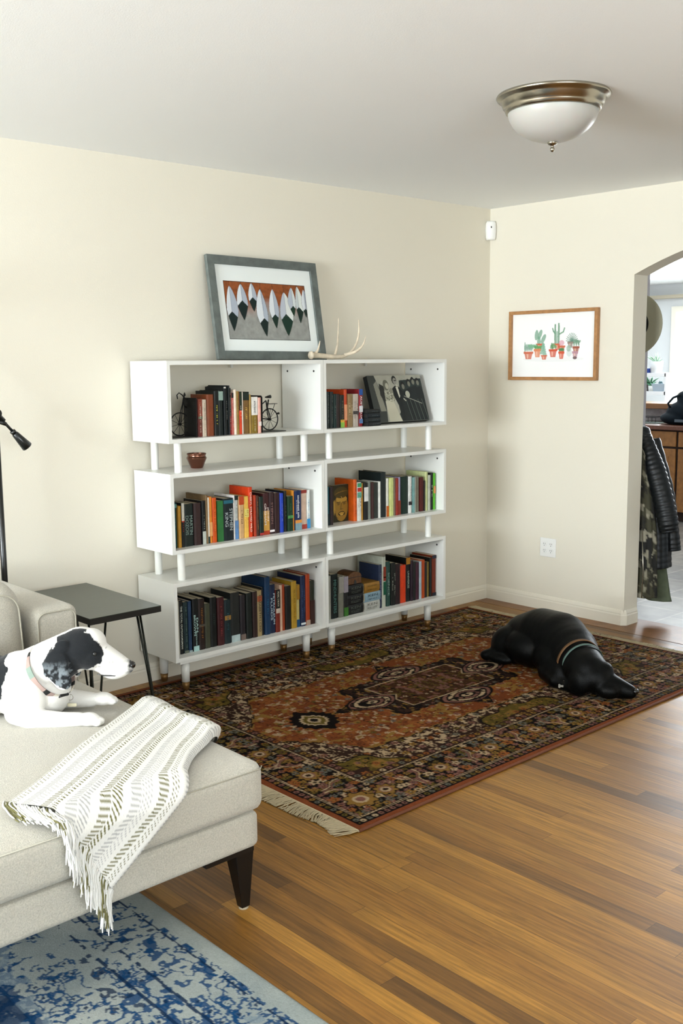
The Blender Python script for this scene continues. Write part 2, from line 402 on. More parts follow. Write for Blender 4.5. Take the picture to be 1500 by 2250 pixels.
# ------------------------------------------------------------------ bookcases
M_white = mat('white_laminate', 'e6e6e0', rough=.32, spec=.5)
M_dark = mat('screw_dark', '2a2a28', rough=.5)
M_brass = mat('brass_tip', '7a5a30', rough=.4, metal=.6)
SY0, SY1 = -.322, -.022
TH = .018
LV = [(1.166, 1.529), (.667, 1.030), (.167, .535)]
def bookcase(x0, x1, label):
    r = empty('bookcase', ((x0+x1)/2, (SY0+SY1)/2, 0), label, 'bookcase', 'white open bookcases against the cream wall')
    inv = Matrix.Translation(r.location).inverted()
    def B(mb, name, m, par=r, **k):
        mb.v = [tuple(inv @ Vector(v)) for v in mb.v]; return mb.build(name, m, par, **k)
    for zb, zt in LV:
        mb = MB()
        mb.box((x0, SY0, zt-TH), (x1, SY1, zt)); mb.box((x0, SY0, zb), (x1, SY1, zb+TH))
        mb.box((x0, SY0, zb+TH), (x0+TH, SY1, zt-TH)); mb.box((x1-TH, SY0, zb+TH), (x1, SY1, zt-TH))
        bx_ = B(mb, 'shelf_box', M_white)
        for sx in (x0+TH, x1-TH):
            for y in (SY0+.05, SY1-.045):
                s = 1 if sx < (x0+x1)/2 else -1
                B(MB().lathe([(.0055, 0), (.0055, .0012)], (sx, y, zt-.055), 12, axis=Matrix.Rotation(s*math.pi/2, 3, 'Y')), 'screw_hole', M_dark, bx_)
        B(MB().box(((x0+x1)/2+.1, SY1-.02, zt-TH-.016), ((x0+x1)/2+.112, SY1-.008, zt-TH)), 'wall_bracket', M_white, bx_)
    for za, zb in ((1.030, 1.166), (.535, .667)):
        for px in (x0+.083, x1-.083):
            for py in (SY0+.058, SY1-.05):
                B(MB().tube([(px, py, za), (px, py, zb)], .0175, 24, caps=False), 'post', M_white)
    B(MB().box((x0+.03, SY0+.012, .152), (x1-.03, SY1-.012, .167)), 'base_rail', M_white)
    for px in (x0+.09, x1-.083):
        for py in (SY0+.062, SY1-.055):
            lg = B(MB().lathe([(.0215, .152), (.019, .05)], (px, py, 0), 24), 'leg', M_white)
            B(MB().lathe([(.0188, .05), (.0155, .011)], (px, py, 0), 24), 'leg_tip', M_brass, lg)
    return r
bookcase(-2.587, -1.6745, 'white open bookcase on the left, beside the black side table')
bookcase(-1.6725, -.758, 'white open bookcase on the right, nearer the room corner')

# ------------------------------------------------------------------ books
LEGIBLE = {'AYN', 'RAND', 'AYN RAND', 'AUSTRALIA', 'MARTIN', 'DOZOIS', 'STEPHEN', 'KING', 'CHERYL STRAYED WILD', 'JOHN', 'GRISHAM', 'southeast asia', 'on a shoestring',
           'THE TOTAL OUTDOORSMAN', 'DAN', 'BROWN', 'DECEPTION POINT', 'ELIZABETH I CEO', 'PETROLEUM', 'FLUIDS', 'PEARL S BUCK', 'MINDHUNTERS', 'OPENING A', 'SCIENCE', 'UNIVERSE', 'KEN', 'FOLLETT'}
def lettering(s, width, height, name, m, parent, mw):
    """real words where the photo can be read, otherwise small unreadable strokes of print"""
    if s in LEGIBLE: return text_mesh(s, width, height, name, m, parent, mw)
    q = random.Random(len(s)*31+int(width*1e5)); mb = MB(); x = -width/2; n = max(4, len(s)*2); st = width/n; height *= .6
    for k in range(n):
        if q.random() < .84:
            w_ = st*q.uniform(.25, .55); a, b = (-.5, .5) if q.random() < .5 else sorted((q.uniform(-.5, 0), q.uniform(.1, .5)))
            mb.add([mw @ Vector(v) for v in ((x, a*height, 0), (x+w_, a*height, 0), (x+w_, b*height, 0), (x, b*height, 0))], [(0, 1, 2, 3)])
            if q.random() < .6:
                c = q.choice((-.5, 0, .4))*height
                mb.add([mw @ Vector(v) for v in ((x, c, 0), (x+st*.8, c, 0), (x+st*.8, c+height*.14, 0), (x, c+height*.14, 0))], [(0, 1, 2, 3)])
        x += st
    return mb.build(name, m, parent, fixn=False) if mb.v else None
BOOKS = [
 ('TL', -2.391, 0.023, 0.172, '6e2a22','brick red book first at the left end of the top left shelf','TRAVEL THE WORLD','e8d8c0', [(0, 0.46, '8a4030'), (0.46, 0.53, '5f6a58')]),
 ('TL', -2.367, 0.023, 0.169, 'c9b9a6','pale grey book between the brick red and rust brown ones, top left shelf','COLLECTED LETTERS','8a7a6a', []),
 ('TL', -2.341, 0.039, 0.191, '7a3c1e','rust brown book between the pale grey and black ones, top left shelf','','', []),
 ('TL', -2.299, 0.024, 0.206, '0c1210','black book between the rust brown and green black ones, top left shelf','ZEN TAO','c8c040', []),
 ('TL', -2.274, 0.026, 0.208, '0f1a18','green black book between the black and slim black ones, top left shelf','','9fb0a0', [(0.02, 0.22, '8fa79c')]),
 ('TL', -2.246, 0.012, 0.224, '101617','slim black book between the green black and thin charcoal ones, top left shelf','','', [(0, 0.03, 'd0d0c8')]),
 ('TL', -2.233, 0.009, 0.226, '0d1516','thin charcoal book between the slim black and narrow black ones, top left shelf','NOTES','b0b0a8', []),
 ('TL', -2.222, 0.009, 0.23, '0b1314','narrow black book between the thin charcoal and black and red ones, top left shelf','','', []),
 ('TL', -2.212, 0.011, 0.218, '16201f','black and red book between the narrow black and coral pink ones, top left shelf','INTERNET BASICS','c0c8c0', [(0.6, 1, '9a2c2c')]),
 ('TL', -2.2004, 0.0104, 0.195, 'c86a60','coral pink book between the black and red and cream ones, top left shelf','ILLUSIONS','f0d8d0', [(0, 0.12, '1a1a1a')]),
 ('TL', -2.188, 0.012, 0.21, 'ecd8c4','cream book between the coral pink and olive tan ones, top left shelf','','', []),
 ('TL', -2.175, 0.015, 0.202, '94773c','olive tan book between the cream and orange ones, top left shelf','FIELD GUIDE','5a4420', []),
 ('TL', -2.159, 0.016, 0.2, 'd8401a','orange book between the olive tan and thin white ones, top left shelf','FIRE','f8e0d0', [(0, 0.44, '20301f')]),
 ('TL', -2.142, 0.007, 0.199, 'f0e6d8','thin white book between the orange and wide brown ones, top left shelf','','', []),
 ('TL', -2.134, 0.037, 0.198, '7a5a2c','wide brown book between the thin white and tan ones, top left shelf','STAR','d8b050', [(0, 0.2, '102018')]),
 ('TL', -2.096, 0.01, 0.185, 'a08040','tan book between the wide brown and white and olive ones, top left shelf','','', []),
 ('TL', -2.085, 0.038, 0.173, '836a1c','white and olive book between the tan and pink ones, top left shelf','AYN RAND','303030', [(0, 0.5, 'e8e4dc')]),
 ('TL', -2.045, 0.017, 0.169, 'e0a898','pink book last at the right of the top left row','','', [(0.68, 0.8, 'e8dcd4')]),
 ('TR', -1.612, 0.006, 0.187, 'b09a30','thin yellow book first at the left end of the top right shelf','','', []),
 ('TR', -1.605, 0.022, 0.185, '2c3432','slate book between the thin yellow and dark grey ones, top right shelf','ANCIENT HISTORY','7a827a', []),
 ('TR', -1.582, 0.022, 0.184, '1c2826','dark grey book between the slate and teal black ones, top right shelf','WILDERNESS MAP','6a726a', []),
 ('TR', -1.559, 0.017, 0.172, '12302c','teal black book between the dark grey and dark brown ones, top right shelf','POCKET','90a098', []),
 ('TR', -1.54, 0.026, 0.172, '2c1c18','dark brown book between the teal black and black and lime ones, top right shelf','','', []),
 ('TR', -1.513, 0.028, 0.166, '1c1e16','black and lime book between the dark brown and orange ones, top right shelf','GARDENING','7a7a60', [(0.76, 0.84, 'd8a838'), (0.84, 1, '8ab84a')]),
 ('TR', -1.483, 0.021, 0.194, 'c8481c','orange book between the black and lime and khaki ones, top right shelf','','', [(0.4, 0.82, 'e09a70')]),
 ('TR', -1.46, 0.036, 0.169, '8c7450','khaki book between the orange and grey white ones, top right shelf','DUNE TRAVEL','d8c8a0', []),
 ('TR', -1.422, 0.039, 0.169, 'bcb0a4','grey white book between the khaki and red and blue ones, top right shelf','GRASS ALMANAC','5a5450', [(0.52, 0.62, '403838')]),
 ('TR', -1.38, 0.026, 0.193, '8c2028','red and blue book last at the right of the top right row','AUSTRALIA','f0e8e8', [(0, 0.16, '24509a'), (0.45, 0.62, 'd8dce0'), (0.8, 0.92, '6080b0')]),
 ('ML', -2.545, 0.023, 0.211, '0c3838','deep teal book first at the left end of the middle left shelf','STORIES','3a7068', [(0.04, 0.12, '5a8880')]),
 ('ML', -2.517, 0.016, 0.192, 'b8862a','mustard book between the deep teal and cream topped black ones, middle left shelf','','', []),
 ('ML', -2.499, 0.015, 0.204, '0f1412','cream topped black book between the mustard and very wide black ones, middle left shelf','CAMP','a83828', [(0, 0.4, 'd0ccc0'), (0.4, 0.43, 'a83828')]),
 ('ML', -2.483, 0.051, 0.196, '14201c','very wide black book between the cream topped black and wide maroon ones, middle left shelf','MARTIN / DOZOIS','7c9088', []),
 ('ML', -2.431, 0.04, 0.196, '33201f','wide maroon book between the very wide black and black and white ones, middle left shelf','','', []),
 ('ML', -2.387, 0.019, 0.203, '0c0f10','black and white book between the wide maroon and tall tan ones, middle left shelf','DEAD','909890', [(0.7, 1, 'b8beb4')]),
 ('ML', -2.365, 0.011, 0.228, '7c6444','tall tan book between the black and white and white ones, middle left shelf','','', []),
 ('ML', -2.353, 0.009, 0.216, 'e4dccc','white book between the tall tan and amber ones, middle left shelf','','', [(0.85, 1, '0c3838')]),
 ('ML', -2.343, 0.016, 0.218, 'dc8428','amber book between the white and burnt orange ones, middle left shelf','','', [(0.55, 0.85, 'e0a060')]),
 ('ML', -2.325, 0.024, 0.211, 'c85010','burnt orange book between the amber and bright green ones, middle left shelf','MYSTERY','e88850', []),
 ('ML', -2.298, 0.032, 0.194, '1c5c28','bright green book between the burnt orange and wide blue black ones, middle left shelf','','', [(0, 1, '2a6a34')]),
 ('ML', -2.264, 0.058, 0.201, '0c1a1e','wide blue black book between the bright green and slim white ones, middle left shelf','STEPHEN KING','a8b0b0', [(0.04, 0.12, '206070')]),
 ('ML', -2.204, 0.008, 0.212, 'e8e4e0','slim white book between the wide blue black and grey and blue ones, middle left shelf','','', []),
 ('ML', -2.195, 0.02, 0.209, 'b8bcb8','grey and blue book between the slim white and orange topped tan ones, middle left shelf','LANDLORD','787c78', [(0, 0.1, '16201a'), (0.57, 1, '5a86b8')]),
 ('ML', -2.173, 0.03, 0.204, 'c8a070','orange topped tan book between the grey and blue and yellow ones, middle left shelf','AMIE','4a3018', [(0, 0.2, 'b8441a')]),
 ('ML', -2.141, 0.028, 0.2, 'e8b850','yellow book between the orange topped tan and tall red orange ones, middle left shelf','TAKE IT','a86820', [(0.3, 0.5, 'e0d070')]),
 ('ML', -2.111, 0.023, 0.242, 'd43c0c','tall red orange book between the yellow and rust red ones, middle left shelf','CHERYL STRAYED WILD','f0e0d0', []),
 ('ML', -2.083, 0.013, 0.201, 'a03418','rust red book between the tall red orange and brown ones, middle left shelf','','', []),
 ('ML', -2.069, 0.015, 0.198, '4a2c20','brown book between the rust red and bottle green ones, middle left shelf','ALEXANDRIA','b88848', []),
 ('ML', -2.052, 0.025, 0.19, '12241e','bottle green book between the brown and red and gold ones, middle left shelf','THE SHADOW','385048', [(0.93, 0.99, 'a83030')]),
 ('ML', -2.025, 0.037, 0.204, '3a1414','red and gold book between the bottle green and dark plum ones, middle left shelf','JOHN GRISHAM','e8d8d0', [(0.42, 0.9, 'c09040'), (0.9, 1, 'a83818')]),
 ('ML', -1.987, 0.03, 0.206, '301a1c','dark plum book between the red and gold and oxblood ones, middle left shelf','STEPHEN','80605c', [(0.9, 0.95, 'e8e0e0')]),
 ('ML', -1.956, 0.033, 0.2, '2c1414','oxblood book between the dark plum and cobalt blue ones, middle left shelf','','', []),
 ('ML', -1.921, 0.023, 0.196, '2040b0','cobalt blue book between the oxblood and plain black ones, middle left shelf','AURORA','8090d8', []),
 ('ML', -1.892, 0.017, 0.204, '101210','plain black book between the cobalt blue and forest green ones, middle left shelf','THE','606058', []),
 ('ML', -1.874, 0.035, 0.176, '0c3018','forest green book between the plain black and narrow orange ones, middle left shelf','PARADISE','306840', [(0.55, 0.63, '509050')]),
 ('ML', -1.837, 0.009, 0.202, 'c88024','narrow orange book between the forest green and navy ones, middle left shelf','','', []),
 ('ML', -1.827, 0.043, 0.198, '0c2450','navy book between the narrow orange and red edged beige ones, middle left shelf','southeast asia','f0f0f0', [(0.74, 0.82, 'd89040'), (0.82, 1, '7a98a0')]),
 ('ML', -1.782, 0.037, 0.198, 'c8ac98','red edged beige book between the navy and white and sky blue ones, middle left shelf','','', [(0, 0.08, '8c3028'), (0.88, 1, 'a03c30')]),
 ('ML', -1.744, 0.022, 0.196, 'dce0dc','white and sky blue book last at the right of the middle left row','FLORIDA','60a0c8', [(0.75, 1, '3088c0')]),
 ('MR', -1.609, 0.017, 0.2, '185058','teal book first at the left end of the middle right shelf','','', [(0.7, 1, '102428')]),
 ('MR', -1.589, 0.019, 0.198, '2c1818','dark maroon book left of the gold faced book, middle right shelf','','', []),
 ('MR', -1.418, 0.023, 0.221, 'd85c14','bright orange book between the dark maroon and white ones, middle right shelf','TRAVEL GUIDE','8c3008', []),
 ('MR', -1.394, 0.029, 0.204, 'd8d8d0','white book between the bright orange and gold ones, middle right shelf','THE FARM','707870', [(0.02, 0.12, '3c9868'), (0.14, 0.24, 'b83028'), (0.26, 0.4, '60a890')]),
 ('MR', -1.364, 0.012, 0.198, 'b08030','gold book between the white and black and white ones, middle right shelf','','', []),
 ('MR', -1.349, 0.031, 0.198, '141414','black and white book between the gold and grey ones, middle right shelf','','', [(0.12, 0.5, 'e0e0dc')]),
 ('MR', -1.317, 0.022, 0.203, '7c847c','grey book between the black and white and brown black ones, middle right shelf','','', []),
 ('MR', -1.293, 0.017, 0.196, '3a1c18','brown black book between the grey and charcoal green ones, middle right shelf','','', []),
 ('MR', -1.274, 0.035, 0.192, '2c322c','charcoal green book between the brown black and narrow white ones, middle right shelf','','', []),
 ('MR', -1.238, 0.013, 0.196, 'e0e0d8','narrow white book between the charcoal green and tall black ones, middle right shelf','','', []),
 ('MR', -1.222, 0.037, 0.244, '101c1c','tall black book between the narrow white and white and orange ones, middle right shelf','','', []),
 ('MR', -1.182, 0.019, 0.209, 'd8d8cc','white and orange book between the tall black and lime cream ones, middle right shelf','','', [(0.72, 1, 'c06018')]),
 ('MR', -1.16, 0.034, 0.209, 'c8d084','lime cream book between the white and orange and taupe ones, middle right shelf','','', []),
 ('MR', -1.124, 0.014, 0.206, '7c6c5c','taupe book between the lime cream and brick red ones, middle right shelf','','', []),
 ('MR', -1.109, 0.022, 0.203, '8c2818','brick red book between the taupe and lavender ones, middle right shelf','','', []),
 ('MR', -1.085, 0.018, 0.206, 'b0a8cc','lavender book between the brick red and wide pine green ones, middle right shelf','','', [(0.62, 1, '8c3828')]),
 ('MR', -1.064, 0.056, 0.208, '10281f','wide pine green book between the lavender and plain white ones, middle right shelf','','', []),
 ('MR', -1.006, 0.027, 0.204, 'dcdcd8','plain white book between the wide pine green and pale teal ones, middle right shelf','SUMMER HOUSE','909890', [(0.68, 0.78, '302828')]),
 ('MR', -0.976, 0.019, 0.197, '6c9490','pale teal book between the plain white and thin white ones, middle right shelf','','', []),
 ('MR', -0.955, 0.006, 0.196, 'e8ece8','thin white book between the pale teal and stone grey ones, middle right shelf','','', []),
 ('MR', -0.948, 0.03, 0.2, '7c7868','stone grey book between the thin white and crimson ones, middle right shelf','','', []),
 ('MR', -0.915, 0.032, 0.192, '501410','crimson book between the stone grey and slim black ones, middle right shelf','','', []),
 ('MR', -0.881, 0.013, 0.171, '18100f','slim black book between the crimson and tall pale yellow ones, middle right shelf','','', []),
 ('MR', -0.866, 0.021, 0.219, 'c0c890','tall pale yellow book between the slim black and ash grey ones, middle right shelf','','', []),
 ('MR', -0.844, 0.018, 0.199, 'b0b4a4','ash grey book between the tall pale yellow and jet black ones, middle right shelf','','', []),
 ('MR', -0.823, 0.019, 0.21, '0f1612','jet black book between the ash grey and lime green ones, middle right shelf','SOUL','e0e8e0', []),
 ('MR', -0.801, 0.017, 0.206, '58b028','lime green book last at the right of the middle right row','','', [(0.35, 0.55, 'd08850')]),
 ('BL', -2.545, 0.007, 0.281, '702c14','red brown book first at the left end of the bottom left shelf','','', []),
 ('BL', -2.535, 0.008, 0.254, 'a09c8c','thin ivory book between the red brown and plain black ones, bottom left shelf','','', []),
 ('BL', -2.526, 0.022, 0.253, '080c0c','plain black book between the thin ivory and slate green ones, bottom left shelf','THE TOTAL OUTDOORSMAN','c0c4b8', []),
 ('BL', -2.502, 0.024, 0.242, '14282a','slate green book between the plain black and dull blue ones, bottom left shelf','COMPUTING SYSTEMS','5c7068', [(0.95, 1, '60685c')]),
 ('BL', -2.477, 0.018, 0.243, '1c3450','dull blue book between the slate green and wide black ones, bottom left shelf','','', [(0.96, 1, '90a0a0')]),
 ('BL', -2.454, 0.032, 0.249, '040808','wide black book between the dull blue and brown and gold ones, bottom left shelf','DAN BROWN','a8c8c0', [(0.9, 1, 'a0c4c0')]),
 ('BL', -2.42, 0.035, 0.244, '20120e','brown and gold book between the wide black and olive grey ones, bottom left shelf','SHANTARAM','8c5a20', [(0.5, 0.55, '4a443a')]),
 ('BL', -2.384, 0.03, 0.215, '3a3c2c','olive grey book between the brown and gold and broad black ones, bottom left shelf','','', []),
 ('BL', -2.352, 0.038, 0.239, '060908','broad black book between the olive grey and dark red ones, bottom left shelf','1984','20302c', []),
 ('BL', -2.313, 0.039, 0.233, '380c10','dark red book between the broad black and inky teal ones, bottom left shelf','INSURGENT','803838', []),
 ('BL', -2.272, 0.037, 0.215, '0c2024','inky teal book between the dark red and broad charcoal ones, bottom left shelf','PEARL','285058', [(0.36, 0.46, '8c6830')]),
 ('BL', -2.233, 0.053, 0.242, '1c1e1c','broad charcoal book between the inky teal and purple grey ones, bottom left shelf','','', [(0.86, 1, 'a8b8b8')]),
 ('BL', -2.177, 0.031, 0.223, '201a1e','purple grey book between the broad charcoal and green black ones, bottom left shelf','','', [(0.87, 1, '6c5c54')]),
 ('BL', -2.141, 0.036, 0.226, '0c1410','green black book between the purple grey and dark brown ones, bottom left shelf','','', []),
 ('BL', -2.104, 0.029, 0.228, '281410','dark brown book between the green black and beige ones, bottom left shelf','','', []),
 ('BL', -2.074, 0.028, 0.23, '948058','beige book between the dark brown and slim black ones, bottom left shelf','ELIZABETH I CEO','403428', [(0.12, 0.24, 'a05030')]),
 ('BL', -2.045, 0.012, 0.241, '0a0c10','slim black book between the beige and tall ocean blue ones, bottom left shelf','','', []),
 ('BL', -2.03, 0.034, 0.29, '082c4c','tall ocean blue book between the slim black and navy ones, bottom left shelf','CRUDE','205878', []),
 ('BL', -1.9954, 0.0344, 0.246, '0c1c38','navy book between the tall ocean blue and red and black ones, bottom left shelf','PETROLEUM FLUIDS','b0c0c8', []),
 ('BL', -1.96, 0.027, 0.216, '6c2010','red and black book between the navy and pinkish cream ones, bottom left shelf','PEARL S BUCK','c0b8a0', [(0, 0.44, '0c100c'), (0.44, 0.55, 'b8a898')]),
 ('BL', -1.932, 0.016, 0.235, 'c0a088','pinkish cream book between the red and black and rust orange ones, bottom left shelf','','', []),
 ('BL', -1.915, 0.017, 0.236, '8c340c','rust orange book between the pinkish cream and plain black ones, bottom left shelf','','', []),
 ('BL', -1.896, 0.038, 0.223, '0c0c08','plain black book between the rust orange and gold ones, bottom left shelf','','', []),
 ('BL', -1.857, 0.034, 0.242, 'a07c20','gold book between the plain black and yellow and cream ones, bottom left shelf','ADVENTURE','705010', []),
 ('BL', -1.821, 0.02, 0.22, 'b0a060','yellow and cream book between the gold and wide navy ones, bottom left shelf','','', [(0, 0.35, '906818'), (0.82, 1, '104064')]),
 ('BL', -1.797, 0.032, 0.261, '101c3c','wide navy book between the yellow and cream and orange red ones, bottom left shelf','CRISIS LEADERSHIP','405880', [(0.93, 0.97, 'c8d0d0')]),
 ('BL', -1.763, 0.028, 0.265, '98340c','orange red book between the wide navy and green and brown ones, bottom left shelf','','c87850', [(0.9, 1, 'a08878')]),
 ('BL', -1.734, 0.031, 0.227, '1c2010','green and brown book last at the right of the bottom left row','','', [(0.45, 1, '30140c')]),
 ('BR', -1.606, 0.019, 0.233, '98988c','pale grey book first at the left end of the bottom right shelf','','', []),
 ('BR', -1.583, 0.047, 0.236, '04100c','black book between the pale grey and stone ones, bottom right shelf','MINDHUNTERS','4c7068', []),
 ('BR', -1.533, 0.034, 0.219, '6c6c60','stone book between the black and grey and green ones, bottom right shelf','','', [(0, 0.4, '8c8880')]),
 ('BR', -1.497, 0.032, 0.214, '181818','grey and green book between the stone and tall blue ones, bottom right shelf','','', [(0, 0.4, '8c848c'), (0.78, 1, '30641c')]),
 ('BR', -1.226, 0.023, 0.24, '202c44','tall blue book between the grey and green and white binder like ones, bottom right shelf','OPENING A','706888', []),
 ('BR', -1.199, 0.009, 0.283, 'b8bcac','white binder like book between the tall blue and tall multicoloured ones, bottom right shelf','','', []),
 ('BR', -1.188, 0.02, 0.281, 'b0b4a4','tall multicoloured book between the white binder like and muted green ones, bottom right shelf','','', [(0.2, 0.48, '80301c'), (0.5, 0.76, '0c5038'), (0.4, 0.42, 'c08820')]),
 ('BR', -1.165, 0.03, 0.25, '204038','muted green book between the tall multicoloured and black lettered ones, bottom right shelf','SCIENCE','809c90', []),
 ('BR', -1.132, 0.038, 0.238, '0c100c','black lettered book between the muted green and dark maroon ones, bottom right shelf','lettered line','a8a898', []),
 ('BR', -1.092, 0.036, 0.227, '200c10','dark maroon book between the black lettered and orange red ones, bottom right shelf','','805c58', []),
 ('BR', -1.052, 0.046, 0.213, 'c8380c','orange red book between the dark maroon and tall black ones, bottom right shelf','','9c5008', []),
 ('BR', -1.002, 0.033, 0.25, '060a08','tall black book between the orange red and dark purple ones, bottom right shelf','UNIVERSE','98a898', [(0.0, 0.15, 'a06c18')]),
 ('BR', -0.968, 0.022, 0.229, '200c1c','dark purple book between the tall black and slim black ones, bottom right shelf','','', []),
 ('BR', -0.945, 0.018, 0.22, '080c08','slim black book between the dark purple and plum ones, bottom right shelf','','', []),
 ('BR', -0.925, 0.028, 0.212, '3c1428','plum book between the slim black and pale blue ones, bottom right shelf','','', []),
 ('BR', -0.895, 0.019, 0.216, 'a0b0b8','pale blue book between the plum and burnt orange ones, bottom right shelf','','', []),
 ('BR', -0.875, 0.029, 0.221, 'a8400c','burnt orange book between the pale blue and dark brown ones, bottom right shelf','','', []),
 ('BR', -0.844, 0.021, 0.204, '201810','dark brown book between the burnt orange and thin yellow tan ones, bottom right shelf','','', []),
 ('BR', -0.821, 0.015, 0.203, '806828','thin yellow tan book between the dark brown and tall thin black ones, bottom right shelf','','', []),
 ('BR', -0.804, 0.017, 0.226, '0c100c','tall thin black book between the thin yellow tan and tall chestnut ones, bottom right shelf','','', []),
 ('BR', -0.785, 0.033, 0.236, '6c2408','tall chestnut book last at the right of the bottom right row','','', [(0, 0.08, '10182c'), (0.92, 1, '0c1020')]),
]

ZF = dict(TL=1.184, TR=1.184, ML=.685, MR=.685, BL=.185, BR=.185)
ROWN = dict(TL='top left', TR='top right', ML='middle left', MR='middle right', BL='bottom left', BR='bottom right')
M_pages = mat('book_pages', 'cfc4a8', rough=.9, spec=.1, bump=.4, bscale=400, aniso=(1, .05, .05))
def cmat(h, rough=.5):
    return mat('cover_'+h, h, rough=rough, spec=.35, vary=.12, vscale=40)
def make_book(x0, w, h, depth, ys, z, col, label, group, title='', tcol='ffffff', bands=(), name='book'):
    r = empty(name, (x0+w/2, ys+depth/2, z), label, 'book', group)
    hw, hd = w/2, depth/2; t = min(.0025, w*.18)
    hard = (int(w*1e5) % 3) == 0
    # cover: spine with a slightly rounded back and two boards
    mb = MB(); rd = min(.004, w*.2)
    outer = [(-hw, hd), (-hw, -hd+rd), (-hw*.55, -hd+.0004), (hw*.55, -hd+.0004), (hw, -hd+rd), (hw, hd), (hw-t, hd), (hw-t, -hd+rd+t), (-hw+t, -hd+rd+t), (-hw+t, hd)]
    mb.prism(outer, 0, h, plane='xy')
    mb.build('cover', cmat(col), r)
    ins = .003 if hard else .0008
    MB().box((-hw+t, -hd+rd+t, ins), (hw-t, hd-ins*1.2, h-ins)).build('pages', M_pages, r)
    for a, b, c in bands:
        yb = -hd-.0004
        MB().box((-hw*.97, yb, h*(1-b)), (hw*.97, yb+.0012, h*(1-a))).build('spine_band', cmat(c), r)
    if title:
        R_ = Matrix(((0, 1, 0), (0, 0, -1), (-1, 0, 0))).to_4x4()   # text x -> down, y -> right, normal -> front
        free = [(0, 1)]
        parts = title.split(' / ') if ' / ' in title else [title]
        two = w > .024 and len(title.split()) == 2 and ' / ' not in title
        if two: parts = title.split()
        L = h*.8; cz = h*.5
        if title == 'AYN RAND': parts = [title]; L = h*.34; cz = h*.72; 
        if title == 'southeast asia': parts = [title]; L = h*.58; cz = h*.6
        if title == 'UNIVERSE': L = h*.55; cz = h*.5
        if title in ('PEARL S BUCK',): L = h*.36; cz = h*.78
        n = len(parts)
        for i, s in enumerate(parts):
            ln = L*min(1, .075*len(s)+.12) if title != 'AYN RAND' else L
            hh = w*(.44 if n == 1 else .32); hh = min(hh, ln/max(1, len(s))*1.5)
            cx_ = 0 if n == 1 else (.22 if i == 0 else -.22)*w
            mw = Matrix.Translation((cx_, -hd-.0012, cz)) @ R_
            lettering(s, ln, hh, 'title', cmat(tcol), r, mw)
        if title == 'DAN BROWN':
            lettering('DECEPTION POINT', h*.3, w*.2, 'subtitle', cmat(tcol), r, Matrix.Translation((0, -hd-.0012, h*.24)) @ R_)
        if title == 'AYN RAND':
            lettering('subtitle line here', h*.4, w*.3, 'subtitle', cmat('d0c8a8'), r, Matrix.Translation((0, -hd-.0012, h*.25)) @ R_)
        if title == 'southeast asia':
            lettering('on a shoestring', h*.35, w*.16, 'subtitle', cmat(tcol), r, Matrix.Translation((-w*.28, -hd-.0012, h*.6)) @ R_)
    return r
brnd = random.Random(11)
for i, (row, x0, w, h, col, label, title, tc, bands) in enumerate(BOOKS):
    if row == 'BR': x0 = x0-.031*((x0+1.606)/.854)
    depth = min(.245, h*.68*brnd.uniform(.92, 1.08)); 
    if h > .2: depth = max(depth, .15)
    j = brnd.uniform(-.004, .004)
    make_book(x0, w-.0004, h, depth, -.27+j, ZF[row], col, label, 'upright books on the '+ROWN[row]+' shelf', title, tc or 'ffffff', bands)

# horizontal stacks: thick books lying with their spines to the front
def lying(x0, x1, z0, z1, y0, depth, col, label, group, title='', tc='ffffff', rz=0, pm=None):
    w, h = x1-x0, z1-z0
    r = empty('book', ((x0+x1)/2, y0+depth/2, z0), label, 'book', group, rot=(0, 0, rz)); hw, hd = w/2, depth/2
    t = min(.003, h*.15)
    MB().prism([(hd, 0), (-hd+.004, 0), (-hd, h*.3), (-hd, h*.7), (-hd+.004, h), (hd, h), (hd, h-t), (-hd+.006, h-t), (-hd+.006, t), (hd, t)], -hw, hw, plane='yz').build('cover', cmat(col), r)
    MB().box((-hw+.003, -hd+.006, t), (hw-.003, hd-.003, h-t)).build('pages', pm or M_pages, r)
    ps = title.split(' / ') if title else []
    for i, s in enumerate(ps):
        R_ = Matrix(((1, 0, 0), (0, 0, -1), (0, 1, 0))).to_4x4()
        lettering(s, w*.62, h*.26, 'title', cmat(tc), r, Matrix.Translation((0, -hd-.0012, h*(.7-.4*i) if len(ps) > 1 else h*.5)) @ R_)
    return r
G = 'thick books lying flat on the bottom right shelf'
lying(-1.470, -1.358, .185, .238, -.27, .165, '0b0d0b', 'black book lying lowest of three dark ones, bottom right shelf', G, 'KEN / FOLLETT', '484c44')
lying(-1.468, -1.356, .238, .290, -.268, .165, '0c0c0e', 'black book lying in the middle of the dark stack, bottom right shelf', G, 'KEN / FOLLETT', '484c44')
lying(-1.466, -1.358, .290, .343, -.27, .165, '0a0b0a', 'black book lying on top of the dark stack under the wooden box', G, 'KEN / FOLLETT', '484c44')
lying(-1.350, -1.236, .185, .236, -.274, .165, 'a8a8a0', 'white thick paperback lying lowest under pale blue, bottom right shelf', G, 'KEN / FOLLETT', '6c6c64', -.02)
lying(-1.352, -1.235, .236, .285, -.276, .165, '7e98a4', 'pale blue thick paperback lying between gold and white ones', G, 'KEN / second line', '3c5058', .02)
lying(-1.350, -1.237, .285, .338, -.272, .165, '8c6420', 'gold thick paperback lying on the pale blue one', G, 'first line / second line', '584010', 0)
